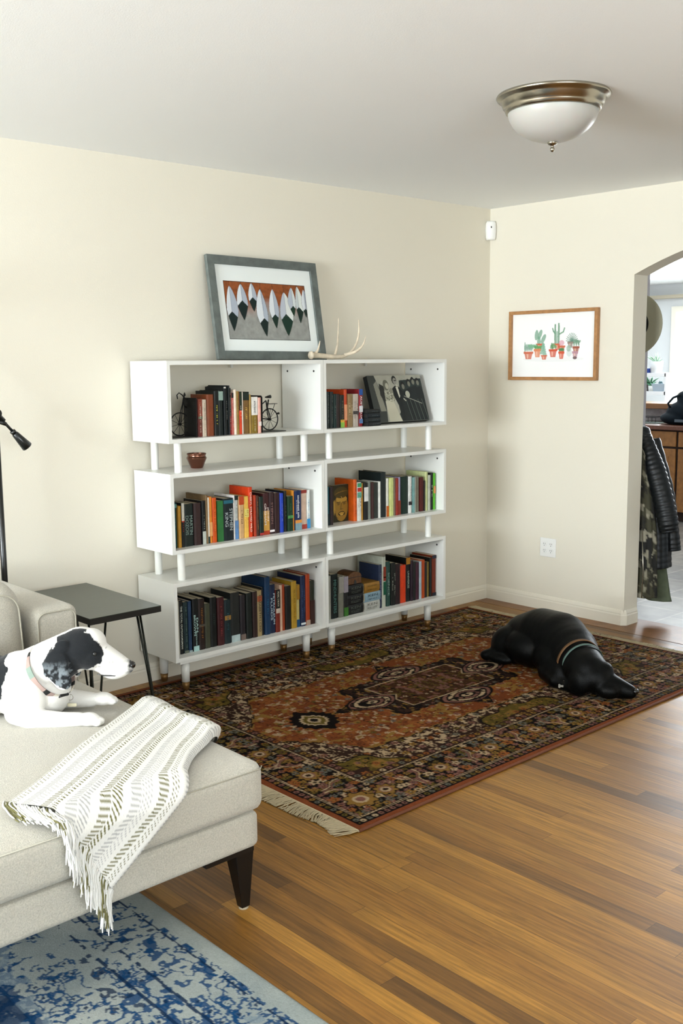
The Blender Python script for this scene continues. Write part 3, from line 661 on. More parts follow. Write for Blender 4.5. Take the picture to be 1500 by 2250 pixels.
# small carved wooden box with a rounded lid
M_carv = mat('carved_wood', '5c3a1c', rough=.55, bump=.9, bscale=120, vary=.3, vscale=60)
r = empty('wooden_box', (-1.4, -.2, .343), 'small carved brown wooden box with rounded lid on the dark book stack', 'box')
mb = MB(); arc = [(-.048, 0), (-.048, .04)]+[(-.048*math.cos(a), .04+.026*math.sin(a)) for a in np.linspace(.25, math.pi-.25, 12)]+[(.048, .04), (.048, 0)]
mb.prism([(a, b) for a, b in arc], -.05, .05); mb.build('box_body', M_carv, r, bevel=.003)
mb = MB(); mb.prism([(-.008, .0), (-.008, .016), (0, .024), (.008, .016), (.008, 0)], -.0525, -.05); mb.build('box_clasp', M_dark, r)
MB().tube([(-.05, -.0505, .037), (.05, -.0505, .037)], .0016, 6).build('lid_seam', M_dark, r)
# dark pocket books lying before the canvas photograph
G = 'small dark books stacked on the top right shelf'
zz = 1.184
for k, (hh, col, lab) in enumerate([(.02, '14181c', 'small black pocket book lowest of the dark stack before the canvas photo'), (.022, '1c2224', 'small charcoal pocket book second from the bottom before the canvas photo'),
        (.024, '101a20', 'small blue black pocket book third from the bottom before the canvas photo'), (.02, '181c1c', 'small dark pocket book topmost before the canvas photo')]):
    lying(-1.345, -1.255, zz, zz+hh, -.305+.002*k, .13, col, lab, G, 'NOTES', '5a6468', pm=M_dark); zz += hh

# book with a golden face on its cover, turned to face the room
r = empty('book', (-1.478, -.208, .685), 'book with golden laughing face on dark cover, facing out on middle right shelf', 'book')
cv = Canvas(.118, .195, 150, '2e2a16')
cv.C *= (0.8+.5*fbm(cv.X*120, cv.Y*120, 3))[..., None]
g1, g2, dk = '94702a', 'b08a38', '1c1808'
cv.ell(.066, .118, .048, .074, g1); cv.poly([(.012, .085), (.02, .075), (.024, .13), (.016, .16), (.012, .13)], g2)
cv.ell(.07, .075, .038, .018, g2); cv.ell(.066, .04, .05, .03, '4a3e1a')
for k in range(6): cv.line(.02+.01*k, .05-.004*k, .05+.012*k, .035, .0012, g1)
for cx_ in (.047, .088):
    cv.line(cx_-.014, .092, cx_+.014, .09, .003, dk); cv.ell(cx_, .1, .012, .005, dk, .7); cv.line(cx_-.012, .1, cx_+.012, .101, .0015, g2)
cv.line(.067, .095, .064, .125, .0025, dk); cv.line(.058, .128, .078, .127, .002, dk)
cv.ell(.069, .152, .024, .012, dk); cv.ell(.069, .15, .019, .006, g2); cv.ell(.069, .158, .012, .004, 'c09a48')
cv.line(.066, .062, .072, .068, .003, 'd0a850')
for k in range(5): cv.line(.02+.002*k, .13+.01*k, .03+.004*k, .175, .0012, dk)
M_att = mat('printed_cover', attr='Col', rough=.6, spec=.3)
cv.build('cover_picture', M_att, r, lambda a, b: (-.059+a, -.0152, .195-b), .118, .195)
mb = MB(); mb.box((-.059, -.015, 0), (.059, .006, .195)); mb.build('cover', cmat('4a3e1e'), r)
MB().box((-.055, -.0065, .1951), (.055, .004, .1953)).build('pages', M_pages, r)

# ------------------------------------------------------------------ bicycle bookends
M_iron = mat('black_iron', '141414', rough=.45, metal=.3)
def bicycle(kind, label):
    left = kind == 'front'
    cx_ = -2.446 if left else -1.922
    r = empty('bookend', (cx_, -.2, 1.184), label, 'bookend', 'bicycle bookends on the top left shelf')
    z0 = .0
    s = -1 if left else 1
    R_ = .052
    mb = MB(); mb.tube([(R_*math.cos(a), 0, .058+R_*math.sin(a)) for a in np.linspace(0, 2*math.pi, 40, endpoint=False)], .003, 8, closed=True)
    for k in range(10):
        a = k*math.pi/5+.2; mb.tube([(0, 0, .058), (R_*math.cos(a), 0, .058+R_*math.sin(a))], .0011, 5)
    mb.lathe([(.006, -.008), (.006, .008)], (0, 0, .058), 10, axis=Matrix.Rotation(math.pi/2, 3, 'X'))
    mb.build('wheel', M_iron, r)
    if left:
        mb = MB(); mb.tube([(0, -.008, .058), (.012, -.006, .12), (.02, 0, .155)], .0022, 6); mb.tube([(0, .008, .058), (.012, .006, .12), (.02, 0, .155)], .0022, 6)
        mb.tube([(.02, 0, .15), (.026, 0, .178)], .004, 8); mb.tube([(.02, 0, .15), (.038, 0, .132)], .003, 8); mb.build('fork', M_iron, r)
        MB().tube([(.026, -.03, .17), (.012, -.03, .172), (.008, -.028, .19), (.016, -.022, .2), (.026, -.012, .19), (.026, 0, .18), (.026, .012, .19), (.016, .022, .2), (.008, .028, .19), (.012, .03, .172)], .0026, 8).build('handlebar', M_iron, r)
        mb = MB(); mb.box((-.09, -.06, .0002), (.0415, .05, .003)); mb.build('base_plate', M_iron, r)
        MB().box((.037, -.08, .0002), (.0415, .02, .178)).build('end_plate', M_iron, r)
    else:
        mb = MB(); mb.tube([(0, -.007, .058), (-.012, -.004, .11), (-.02, 0, .15)], .0025, 6); mb.tube([(0, .007, .058), (-.012, .004, .11), (-.02, 0, .15)], .0025, 6)
        mb.tube([(-.004, 0, .155), (-.016, 0, .1)], .0035, 8); mb.tube([(-.02, 0, .15), (-.098, 0, .10)], .003, 8); mb.tube([(0, 0, .058), (-.098, 0, .07)], .003, 8); mb.build('frame', M_iron, r)
        mb = MB(); mb.tube([(-.024, 0, .166), (-.01, 0, .167), (.008, 0, .169)], [.003, .006, .009], 10); mb.build('saddle', M_iron, r)
        mb = MB(); mb.box((-.002, -.012, .132), (.042, .012, .1345)); mb.tube([(0, 0, .058), (.035, 0, .132)], .0015, 6); mb.build('rack', M_iron, r)
        MB().lathe([(.004, 0), (.006, .008), (.004, .012)], (.05, 0, .085), 10, axis=Matrix.Rotation(math.pi/2, 3, 'Y')).build('rear_lamp', M_iron, r)
        MB().box((-.098, -.06, .0002), (.055, .05, .003)).build('base_plate', M_iron, r)
        MB().prism([(-.07, 0), (-.07, .17), (-.062, .178), (.03, .178), (.036, .172), (.036, 0)], -.1015, -.097, plane='yz').build('end_plate', M_iron, r)
    return r
bicycle('front', 'black iron bookend shaped as bicycle front wheel with handlebar')
bicycle('rear', 'black iron bookend shaped as bicycle rear wheel with saddle')

# ------------------------------------------------------------------ copper bowl
M_cop = mat('hammered_copper', '8c6050', rough=.22, metal=1.0, bump=.3, bscale=50)
r = empty('bowl', (-2.335, -.165, 1.03), 'small faceted copper bowl on the bookcase above the middle left shelf', 'bowl')
mb = MB()
prof = [(.024, 0), (.028, .001), (.040, .03), (.0475, .048), (.044, .054), (.042, .058), (.044, .066), (.041, .066), (.039, .058), (.041, .05), (.036, .032), (.02, .004)]
rings = []
for rr, z in prof: rings.append([(rr*math.cos(2*math.pi*k/10), rr*math.sin(2*math.pi*k/10), z) for k in range(10)])
mb.loft(rings, smooth=False); mb.build('bowl_body', M_cop, r, bevel=.0015)
MB().lathe([(.0445, .064), (.046, .067), (.0445, .07), (.0415, .067)], n=30, caps=False).build('rim', M_cop, r)

# ------------------------------------------------------------------ feather picture leaning on the wall
M_gfr = mat('grey_washed_wood', '5d6460', rough=.6, bump=.5, bscale=30, aniso=(1, 1, 12), vary=.25, vscale=20)
M_mat = mat('mount_board', 'e6ebe8', rough=.8)
M_print = mat('art_print', attr='Col', rough=.75, spec=.3)
r = empty('framed_picture', (-1.826, -.115, 1.529), 'grey framed feather artwork leaning on the wall atop the bookcase', 'picture', rot=(math.radians(-10.0), math.radians(.5), 0))
FW, FH, fb = .69, .505, .042
mb = MB()
for (a, b, c, d) in ((-FW/2, -FW/2+fb, 0, FH), (FW/2-fb, FW/2, 0, FH), (-FW/2+fb, FW/2-fb, 0, fb), (-FW/2+fb, FW/2-fb, FH-fb, FH)):
    mb.box((a, -.022, c), (b, 0, d))
mb.build('frame', M_gfr, r, bevel=.002)
MB().box((-FW/2+fb-.002, -.010, fb-.002), (FW/2-fb+.002, -.006, FH-fb+.002)).build('mount', M_mat, r)
MB().box((-FW/2+.01, -.0055, .01), (FW/2-.01, .0, FH-.01)).build('backing', M_dark, r)
cv = Canvas(.515, .285, 330, '90918c')
cv.C *= (.75+.5*fbm(cv.X*60, cv.Y*60, 5))[..., None]
n_ = fbm(cv.X*9, cv.Y*14, 9)
msk = cv.Y < .12+.05*(n_-.5)
top = np.array(lin('8a4a22'))*(.6+.8*fbm(cv.X*50, cv.Y*70, 4))[..., None]
fade = np.clip((.17-cv.Y+.08*(n_-.5))/.08, 0, 1)[..., None]
pk = np.array(lin('a8847a'))
cv.C = cv.C*(1-fade)+(top*np.clip(fade*1.2-.2, 0, 1)+pk*(1-np.clip(fade*1.2-.2, 0, 1)))*fade
def feather(cx_, y0, y1, w, lw, dkf, split=.5, wl='d5dade', wr='aab2be', dk='10211e', rot=0):
    h = y1-y0; ys = np.linspace(0, 1, 26)
    prof = lambda t: w*(math.sin(min(1, t/.55)*math.pi/2)**.72 if t < .55 else max(0, (1-((t-.55)/.45)**1.25))**.9)
    off = lambda t: rot*(t-.5)*h
    L_ = [(cx_+off(t)-prof(t)*split, y0+t*h) for t in ys]; Rr = [(cx_+off(t)+prof(t)*(1-split), y0+t*h) for t in ys]
    mid = [(cx_+off(t)+(.5-split)*.0, y0+t*h) for t in ys]
    out = [(x-.0018, y) for x, y in L_]+[(x+.0018, y) for x, y in Rr[::-1]]
    cv.poly(out, '22201e', .6)
    cv.poly(L_+mid[::-1], wl); cv.poly(Rr+mid[::-1], wr)
    P = L_+Rr[::-1]; m = inpoly(cv.X, cv.Y, P)
    yc = y0+dkf*h
    cv.fill(m & (cv.Y > yc+np.abs(cv.X-cx_-off(dkf))*.9-.012), dk)
    for k in range(14):
        t = .1+k*.04
        if t < dkf: cv.line(cx_+off(t), y0+t*h, cx_+off(t)+prof(t)*(1-split), y0+t*h+.012, .0006, '8c94a0', .5)
    cv.line(cx_, y0-.05 if y0 > .05 else 0, cx_+off(0), y0, .0016, '281c14'); cv.line(cx_, y0, cx_+off(dkf), yc, .0014, '3c4048', .8)
feather(.033, .024, .245, .068, 0, .62, .42)
feather(.103, .012, .19, .066, 0, .52, .5)
feather(.17, .004, .145, .052, 0, .58, .5)
feather(.226, .032, .268, .068, 0, .66, .6, rot=.05)
feather(.3, .028, .225, .06, 0, .7, .55, dk='122a20')
feather(.372, .04, .262, .084, 0, .55, .45, wl='b4bac4', wr='d8dcd8', dk='143024')
feather(.424, .014, .16, .05, 0, .72, .6, wl='b0b8c2', wr='d4dad8', dk='14301f')
feather(.462, .006, .195, .052, 0, .62, .35, wl='c0c8c8', wr='d8ded8', dk='122820')
feather(.505, .02, .165, .04, 0, .76, .5, dk='122820')
fr = (cv.X < .003) | (cv.X > .512) | (cv.Y < .003) | (cv.Y > .282); cv.fill(fr, '1c1c1a')
px0, pz1 = -.2575, .385
cv.build('art_print', M_print, r, lambda a, b: (px0+a, -.0105, pz1-b), .515, .285)

# ------------------------------------------------------------------ antler
M_ant = mat('antler_bone', 'd2c3ab', rough=.5, bump=.4, bscale=90, vary=.2, vscale=30)
r = empty('antler', (-1.62, -.19, 1.529), 'pale shed deer antler lying before the feather picture', 'antler')
def P(px, pz, dy=0): return (px+1.62, dy, pz-1.529)
mb = MB()
def curve(pts, n=8):
    pts = [Vector(p) for p in pts]; out = []
    for i in range(len(pts)-1):
        p0 = pts[max(i-1, 0)]; p1 = pts[i]; p2 = pts[i+1]; p3 = pts[min(i+2, len(pts)-1)]
        for k in range(n):
            t = k/n; out.append(.5*((2*p1)+(-p0+p2)*t+(2*p0-5*p1+4*p2-p3)*t*t+(-p0+3*p1-3*p2+p3)*t**3))
    out.append(pts[-1]); return out
def taper(c, r0, r1, e=1): return [r0+(r1-r0)*(i/(len(c)-1))**e for i in range(len(c))]
c = curve([P(-1.635, 1.553), P(-1.58, 1.551), P(-1.50, 1.545, -.01), P(-1.43, 1.548, -.02), P(-1.375, 1.58, -.03), P(-1.335, 1.65, -.03), P(-1.322, 1.735, -.02)])
mb.tube(c, taper(c, .016, .003, .9), 12)
mb.build('main_beam', M_ant, r)
MB().lathe([(.008, -.008), (.019, -.006), (.021, .002), (.015, .008)], P(-1.637, 1.553), 14, axis=Matrix.Rotation(math.pi/2, 3, 'Y')).build('burr', M_ant, r)
for pts, r0 in (([P(-1.615, 1.558), P(-1.6, 1.58, -.01), P(-1.585, 1.625, -.01)], .009),
                ([P(-1.475, 1.552), P(-1.44, 1.60, .02), P(-1.415, 1.66, .04), P(-1.402, 1.745, .05)], .008),
                ([P(-1.425, 1.553, -.02), P(-1.38, 1.572, -.06), P(-1.345, 1.605, -.075), P(-1.33, 1.65, -.08)], .010)):
    c = curve(pts); MB().tube(c, taper(c, r0, .0018), 10).build('tine', M_ant, r)

# ------------------------------------------------------------------ canvas wedding photograph
r = empty('canvas_photo', (-1.02, -.215, 1.184), 'black and white wedding party canvas photo leaning inside the top right shelf', 'photograph', rot=(math.radians(-18), math.radians(0), math.radians(-2)))
cw, ch = .40, .262
cv = Canvas(cw, ch, 260, 'aaa99a')
cv.C *= (.85+.3*fbm(cv.X*40, cv.Y*40, 2))[..., None]
cv.poly([(0, 0), (.05, 0), (.08, .09), (.1, .16), (.085, .262), (0, .262)], '3c403c'); cv.poly([(.035, .05), (.06, .03), (.075, .1), (.09, .2), (.05, .2)], '8c8c7e')
cv.poly([(.23, .03), (.4, .02), (.4, .262), (.15, .262), (.2, .2)], '26302e')
# bride
cv.poly([(.075, .045), (.105, .06), (.12, .16), (.11, .19), (.07, .11)], '2a2c28')
cv.ell(.125, .055, .021, .03, '6a6a5c'); cv.ell(.132, .06, .012, .017, 'b8b6a2'); cv.poly([(.105, .085), (.15, .085), (.16, .13), (.145, .15), (.1, .15)], 'a8a894')
cv.poly([(.098, .145), (.155, .14), (.195, .262), (.1, .262)], 'c6c3ae')
cv.ell(.158, .1, .02, .028, '8a8a7a'); cv.ell(.148, .13, .025, .02, '9a9a86')
for k in range(30): cv.ell(.11+.055*hsh(k, 1), .09+.06*hsh(k, 2), .004, .004, '5a5a4c' if k % 2 else 'c8c6b4')
# groom
cv.poly([(.168, .075), (.19, .06), (.215, .062), (.24, .09), (.25, .15), (.255, .255), (.195, .262), (.19, .17), (.17, .12)], '0e1616')
cv.ell(.194, .028, .018, .025, '1a1c1a'); cv.ell(.197, .034, .0135, .019, '96948a'); cv.ell(.2, .03, .010, .003, '3a3a34'); cv.poly([(.192, .055), (.212, .056), (.215, .12), (.207, .13)], 'd0cebc'); cv.poly([(.192, .058), (.21, .062), (.192, .066)], '101414')
cv.ell(.235, .15, .01, .007, 'b0ae9c')
# men in a row
for k, (hx, hy) in enumerate([(.252, .06), (.3, .045), (.335, .035), (.37, .04)]):
    cv.poly([(hx-.025, hy+.035), (hx+.02, hy+.025), (hx+.035, hy+.09), (hx+.03, .262), (hx-.03, .262)], '101818' if k % 2 else '151d1d')
    cv.ell(hx-.001, hy-.002, .0145, .021, '141614'); cv.ell(hx+.001, hy+.006, .0105, .015, '7c7c6e')
for k in range(5): cv.line(.255+.03*k, .14, .275+.03*k, .262, .003, '5a645c')
cv.ell(.275, .11, .016, .02, 'b4b4a2'); cv.line(.245, .12, .37, .165, .003, 'a8a898'); cv.line(.24, .135, .25, .145, .008, 'b0ae9c')
M_bw = mat('canvas_print', attr='Col', rough=.7, bump=.2, bscale=500)
cv.build('printed_face', M_bw, r, lambda a, b: (-cw/2+a, -.0325, ch-b), cw, ch)
MB().box((-cw/2, -.032, 0), (cw/2, 0, ch)).build('canvas_wrap', mat('canvas_edge', '1c2220', rough=.8), r, bevel=.002)

# ------------------------------------------------------------------ cactus picture on the right wall
M_oak = mat('oak_frame', 'a8794a', rough=.5, bump=.3, bscale=40, vary=.18, vscale=40)
yA, yB, zA, zB = -.176, -.805, 1.40, 1.812
r = empty('framed_picture', (0, (yA+yB)/2, zA), 'oak framed watercolour of potted cacti hanging on the right wall', 'picture')
hw = (yA-yB)/2; hh = zB-zA; t = .02
mb = MB()
for a, b, c, d in ((-hw, -hw+t, 0, hh), (hw-t, hw, 0, hh), (-hw+t, hw-t, 0, t), (-hw+t, hw-t, hh-t, hh)): mb.box((-.03, a, c), (-.002, b, d))
mb.build('frame', M_oak, r, bevel=.0015)
pw, ph = 2*hw-2*t, hh-2*t
cv = Canvas(pw, ph, 330, 'f2f2f0')
S = pw/815.; X0, Y0 = 420, 1190   # crop pixels of the study of the picture
def cp(x, y): return ((x-X0)*S, (y-Y0)*ph/640.)
def pot(x0, x1, y0, y1, c='c8603c'):
    a, b = cp(x0, y0), cp(x1, y1); w = b[0]-a[0]; h = b[1]-a[1]
    cv.poly([(a[0]+w*.08, a[1]+h*.2), (b[0]-w*.08, a[1]+h*.2), (b[0]-w*.22, b[1]), (a[0]+w*.22, b[1])], c, .85)
    cv.poly([(a[0], a[1]), (b[0], a[1]), (b[0], a[1]+h*.28), (a[0], a[1]+h*.28)], c, .95); cv.poly([(a[0]+w*.3, a[1]+h*.3), (a[0]+w*.5, a[1]+h*.3), (a[0]+w*.48, b[1]-h*.1), (a[0]+w*.36, b[1]-h*.1)], 'f0c8b0', .6)
def leafc(x, y, rx, ry, c, rot=0): cv.ell(*cp(x, y), rx*S, ry*S, c, .8, rot)
cv.ell(*cp(830, 1650), 300*S, 22*S, 'e4e4e4', .5)
for x, y, a in ((665, 1405, .1), (700, 1400, .4), (735, 1445, .5), (690, 1470, 0)): leafc(x, y, 18, 42, '6c9c80', a)
pot(660, 735, 1490, 1550)
for x in (850, 885): 
    a, b = cp(x, 1310 if x == 850 else 1300), cp(x+2, 1500); cv.line(*a, *b, 16*S, '5f9070', .85); cv.line(*a, *b, 3*S, '3c6c50', .7)
cv.line(*cp(868, 1380), *cp(870, 1490), 14*S, '6c9c80', .8)
for q in (((825, 1345), (835, 1375)), ((835, 1375), (850, 1395)), ((940, 1345), (930, 1380)), ((930, 1380), (895, 1400))): cv.line(*cp(*q[0]), *cp(*q[1]), 12*S, '5f9070', .85)
pot(845, 905, 1495, 1560); pot(880, 952, 1515, 1580)
leafc(915, 1490, 26, 22, 'd8a0b0'); 
for k in range(12):
    a = -math.pi*k/11; cv.line(*cp(1015, 1480), *cp(1015+55*math.cos(a), 1470+75*math.sin(a)), 6*S, '4c7c64' if k % 2 else '6c9484', .85)
pot(970, 1030, 1480, 1540, '8c7c70')
for x in range(548, 620, 14): leafc(x, 1530, 7, 46 if x < 556 else 30, '5c9078')
for k in range(10): leafc(590+8*k, 1510+(k % 3)*8, 14, 10, '7cb08c', k)
pot(535, 635, 1572, 1650); pot(640, 715, 1545, 1632, 'd88050')
for k in range(9): leafc(650+8*k, 1525+(k % 2)*8, 12, 9, '5c9c5c', k)
for k in range(14): leafc(735+30*math.sin(k*2.1)*(k/14), 1500+k*8, 11, 14, '7cac94', k)
pot(712, 776, 1610, 1655); pot(790, 875, 1550, 1630, 'c84820')
for k in range(14): leafc(800+hsh(k, 3)*60, 1500+hsh(k, 5)*45, 13, 9, '7c9c68' if k % 2 else '5c8c60', k)
for k in range(7): leafc(898+6*k, 1560-(k % 2)*8, 9, 12, '4c8454', k)
pot(885, 945, 1575, 1648, 'd04c20')
for k in range(8): leafc(1035+7*k, 1500-(k % 3)*14, 8, 20, '6c9478', k)
pot(1020, 1088, 1525, 1600, '9c4c30'); pot(1018, 1076, 1575, 1650, 'b88c98'); leafc(1045, 1640, 20, 12, '5c4848'); leafc(990, 1590, 26, 30, 'd0d8d4'); leafc(985, 1545, 22, 26, '9cb4a4')
cv.build('art_print', M_print, r, lambda a, b: (-.012, hw-t-a, hh-t-b), pw, ph)
MB().box((-.011, -hw+.004, .004), (-.003, hw-.004, hh-.004)).build('backing', M_mat, r)

# ------------------------------------------------------------------ outlet, sensor, ceiling lamp
M_plast = mat('white_plastic', 'eeeeea', rough=.35)
r = empty('power_outlet', (0, -.481, .39), 'white four socket power outlet on the right wall near the floor', 'outlet')
MB().box((-.007, -.058, -.058), (0, .058, .058)).build('cover_plate', M_plast, r, bevel=.004)
for a in (-.024, .024):
    for b in (-.02, .02):
        s_ = MB().lathe([(.0165, 0), (.0165, .003)], (-.0065, a, b), 20, axis=Matrix.Rotation(-math.pi/2, 3, 'Y')).build('socket', M_plast, r)
        MB().box((-.0102, a-.007, b-.001), (-.0094, a-.005, b+.008)).box((-.0102, a+.005, b-.001), (-.0094, a+.007, b+.008)).box((-.0102, a-.002, b-.010), (-.0094, a+.002, b-.006)).build('slot', M_dark, s_)
r = empty('motion_sensor', (-.004, -.004, 2.25), 'white motion sensor mounted high in the room corner', 'motion sensor', rot=(0, 0, math.radians(-45+90)))
# local +x points into the corner
mb = MB(); rings = []
for z, a, b in ((0, .026, .03), (.012, .03, .04), (.06, .034, .046), (.1, .031, .042), (.112, .026, .034)):
    rings.append([(-.03-b*.55*math.cos(t)*1.0-.0, a*math.sin(t), z) for t in np.linspace(-math.pi/2, math.pi/2, 12)]+[(-.02, a*.9, z), (-.02, -a*.9, z)])
mb.loft(rings); mb.build('sensor_body', M_plast, r)
mb = MB(); mb.box((-.0565, -.003, .07), (-.054, .003, .08)); mb.build('sensor_eye', M_dark, r)
MB().box((-.022, -.02, .01), (-.004, .02, .1)).build('mount', M_plast, r)

M_nick = mat('brushed_nickel', 'a8a294', rough=.24, metal=1.0)
M_frost = mat('frosted_glass', 'b8b6b0', rough=.35, spec=.4)
M_frost.node_tree.nodes['Principled BSDF'].inputs['Subsurface Weight'].default_value = .3
r = empty('ceiling_lamp', (-1.962, -1.885, H), 'round ceiling lamp with brushed nickel ring and frosted glass bowl', 'ceiling lamp')
MB().lathe([(.150, 0), (.197, 0), (.2, -.006), (.196, -.012), (.186, -.016), (.182, -.022), (.176, -.038), (.171, -.041), (.170, -.046), (.166, -.056), (.158, -.06), (.150, -.055)], n=96).build('metal_ring', M_nick, r)
pr = [(.158*math.cos(a), -.052-.108*math.sin(a)) for a in np.linspace(0, math.pi/2-.03, 22)]
MB().lathe(pr, n=72).build('glass_bowl', M_frost, r)
fn = MB().lathe([(.004, -.155), (.017, -.157), (.0185, -.162), (.014, -.168), (.006, -.171), (.005, -.176), (.008, -.18), (.008, -.186), (.004, -.192), (.0005, -.193)], n=24).build('finial', M_nick, r)
for o_ in list(r.children):
    for p_ in o_.data.polygons: p_.use_smooth = True

# ------------------------------------------------------------------ floor lamp with a boom
M_blk = mat('black_metal', '0c0f0e', rough=.28, spec=.6)
r = empty('floor_lamp', (-3.296, -.15, 0), 'black metal floor lamp with angled boom behind the sofa', 'floor lamp')
MB().tube([(0, 0, .02), (0, 0, 1.305)], .0125, 20).build('pole', M_blk, r)
MB().lathe([(.13, 0), (.13, .012), (.03, .022), (.014, .04)], n=40).build('base', M_blk, r)
jd = Vector((-.012, -.03, 1.325)); wt = Vector((.105, -.05, 1.185)); d_ = (wt-jd).normalized()
mb = MB(); mb.tube([jd-d_*.75, jd-d_*.02], .009, 14); mb.tube([jd-d_*.04, jd+d_*.045], .0125, 14); mb.tube([jd, wt-d_*.06], .006, 14); mb.build('boom_arm', M_blk, r)
mb = MB(); mb.tube([wt-d_*.075, wt-d_*.07, wt+d_*.0, wt+d_*.004], [.010, .014, .0225, .019], 24); mb.build('counterweight', M_blk, r)
MB().tube([wt-d_*.088, wt-d_*.075], .012, 16).build('collar', M_blk, r)
mb = MB(); mb.lathe([(.018, -.02), (.018, .02)], tuple(jd), 20, axis=Matrix.Rotation(math.pi/2, 3, 'X')); mb.lathe([(.007, -.05), (.012, -.045), (.012, -.025), (.006, -.02)], tuple(jd), 14, axis=Matrix.Rotation(math.pi/2, 3, 'X'))
mb.tube([jd+Vector((0, 0, -.03)), jd+Vector((.034, -.02, -.045))], .008, 10); mb.build('pivot_joint', M_blk, r)
e_ = jd-d_*.75
MB().lathe([(.03, .02), (.09, -.08), (.12, -.16), (.117, -.16), (.088, -.08), (.028, .015)], tuple(e_), 40).build('lamp_shade', M_blk, r)

# ------------------------------------------------------------------ side table
M_tab = mat('black_table_top', '2a322b', rough=.3, spec=.5, bump=.15, bscale=20, vary=.1, vscale=10)
M_tabe = mat('black_table_edge', '0c0e0d', rough=.45)
M_rod = mat('hairpin_steel', '23261f', rough=.35, metal=.6)
tx0, tx1, ty0, ty1 = -3.205, -2.885, -.685, -.075
r = empty('side_table', ((tx0+tx1)/2, (ty0+ty1)/2, 0), 'black side table with hairpin legs between the sofa and the bookcase', 'side table')
ox, oy = r.location.x, r.location.y
MB().box((tx0-ox, ty0-oy, .55-.003), (tx1-ox, ty1-oy, .55)).build('table_top', M_tab, r, bevel=.001)
MB().box((tx0-ox+.0005, ty0-oy+.0005, .524), (tx1-ox-.0005, ty1-oy-.0005, .5472)).build('table_edge', M_tabe, r)
for cx_, cy_, sx, sy in ((tx1-.045, ty0+.04, 1, -1), (tx0+.045, ty0+.04, -1, -1), (tx1-.045, ty1-.04, 1, 1), (tx0+.045, ty1-.04, -1, 1)):
    f = Vector((cx_-ox+sx*.03, cy_-oy+sy*.02, .006))
    mb = MB(); a = Vector((cx_-ox-sx*.045, cy_-oy, .522)); b = Vector((cx_-ox+sx*.0, cy_-oy-sy*.055, .522))
    mb.tube([a, a.lerp(f, .5), f+Vector((-sx*.006, 0, .02)), f, f+Vector((0, -sy*.006, .02)), b.lerp(f, .5), b], .0046, 10)
    lg = mb.build('leg', M_rod, r)
    MB().box((min(a.x, b.x)-.012, min(a.y, b.y)-.012, .52), (max(a.x, b.x)+.012, max(a.y, b.y)+.012, .5239)).build('mounting_plate', M_rod, lg)
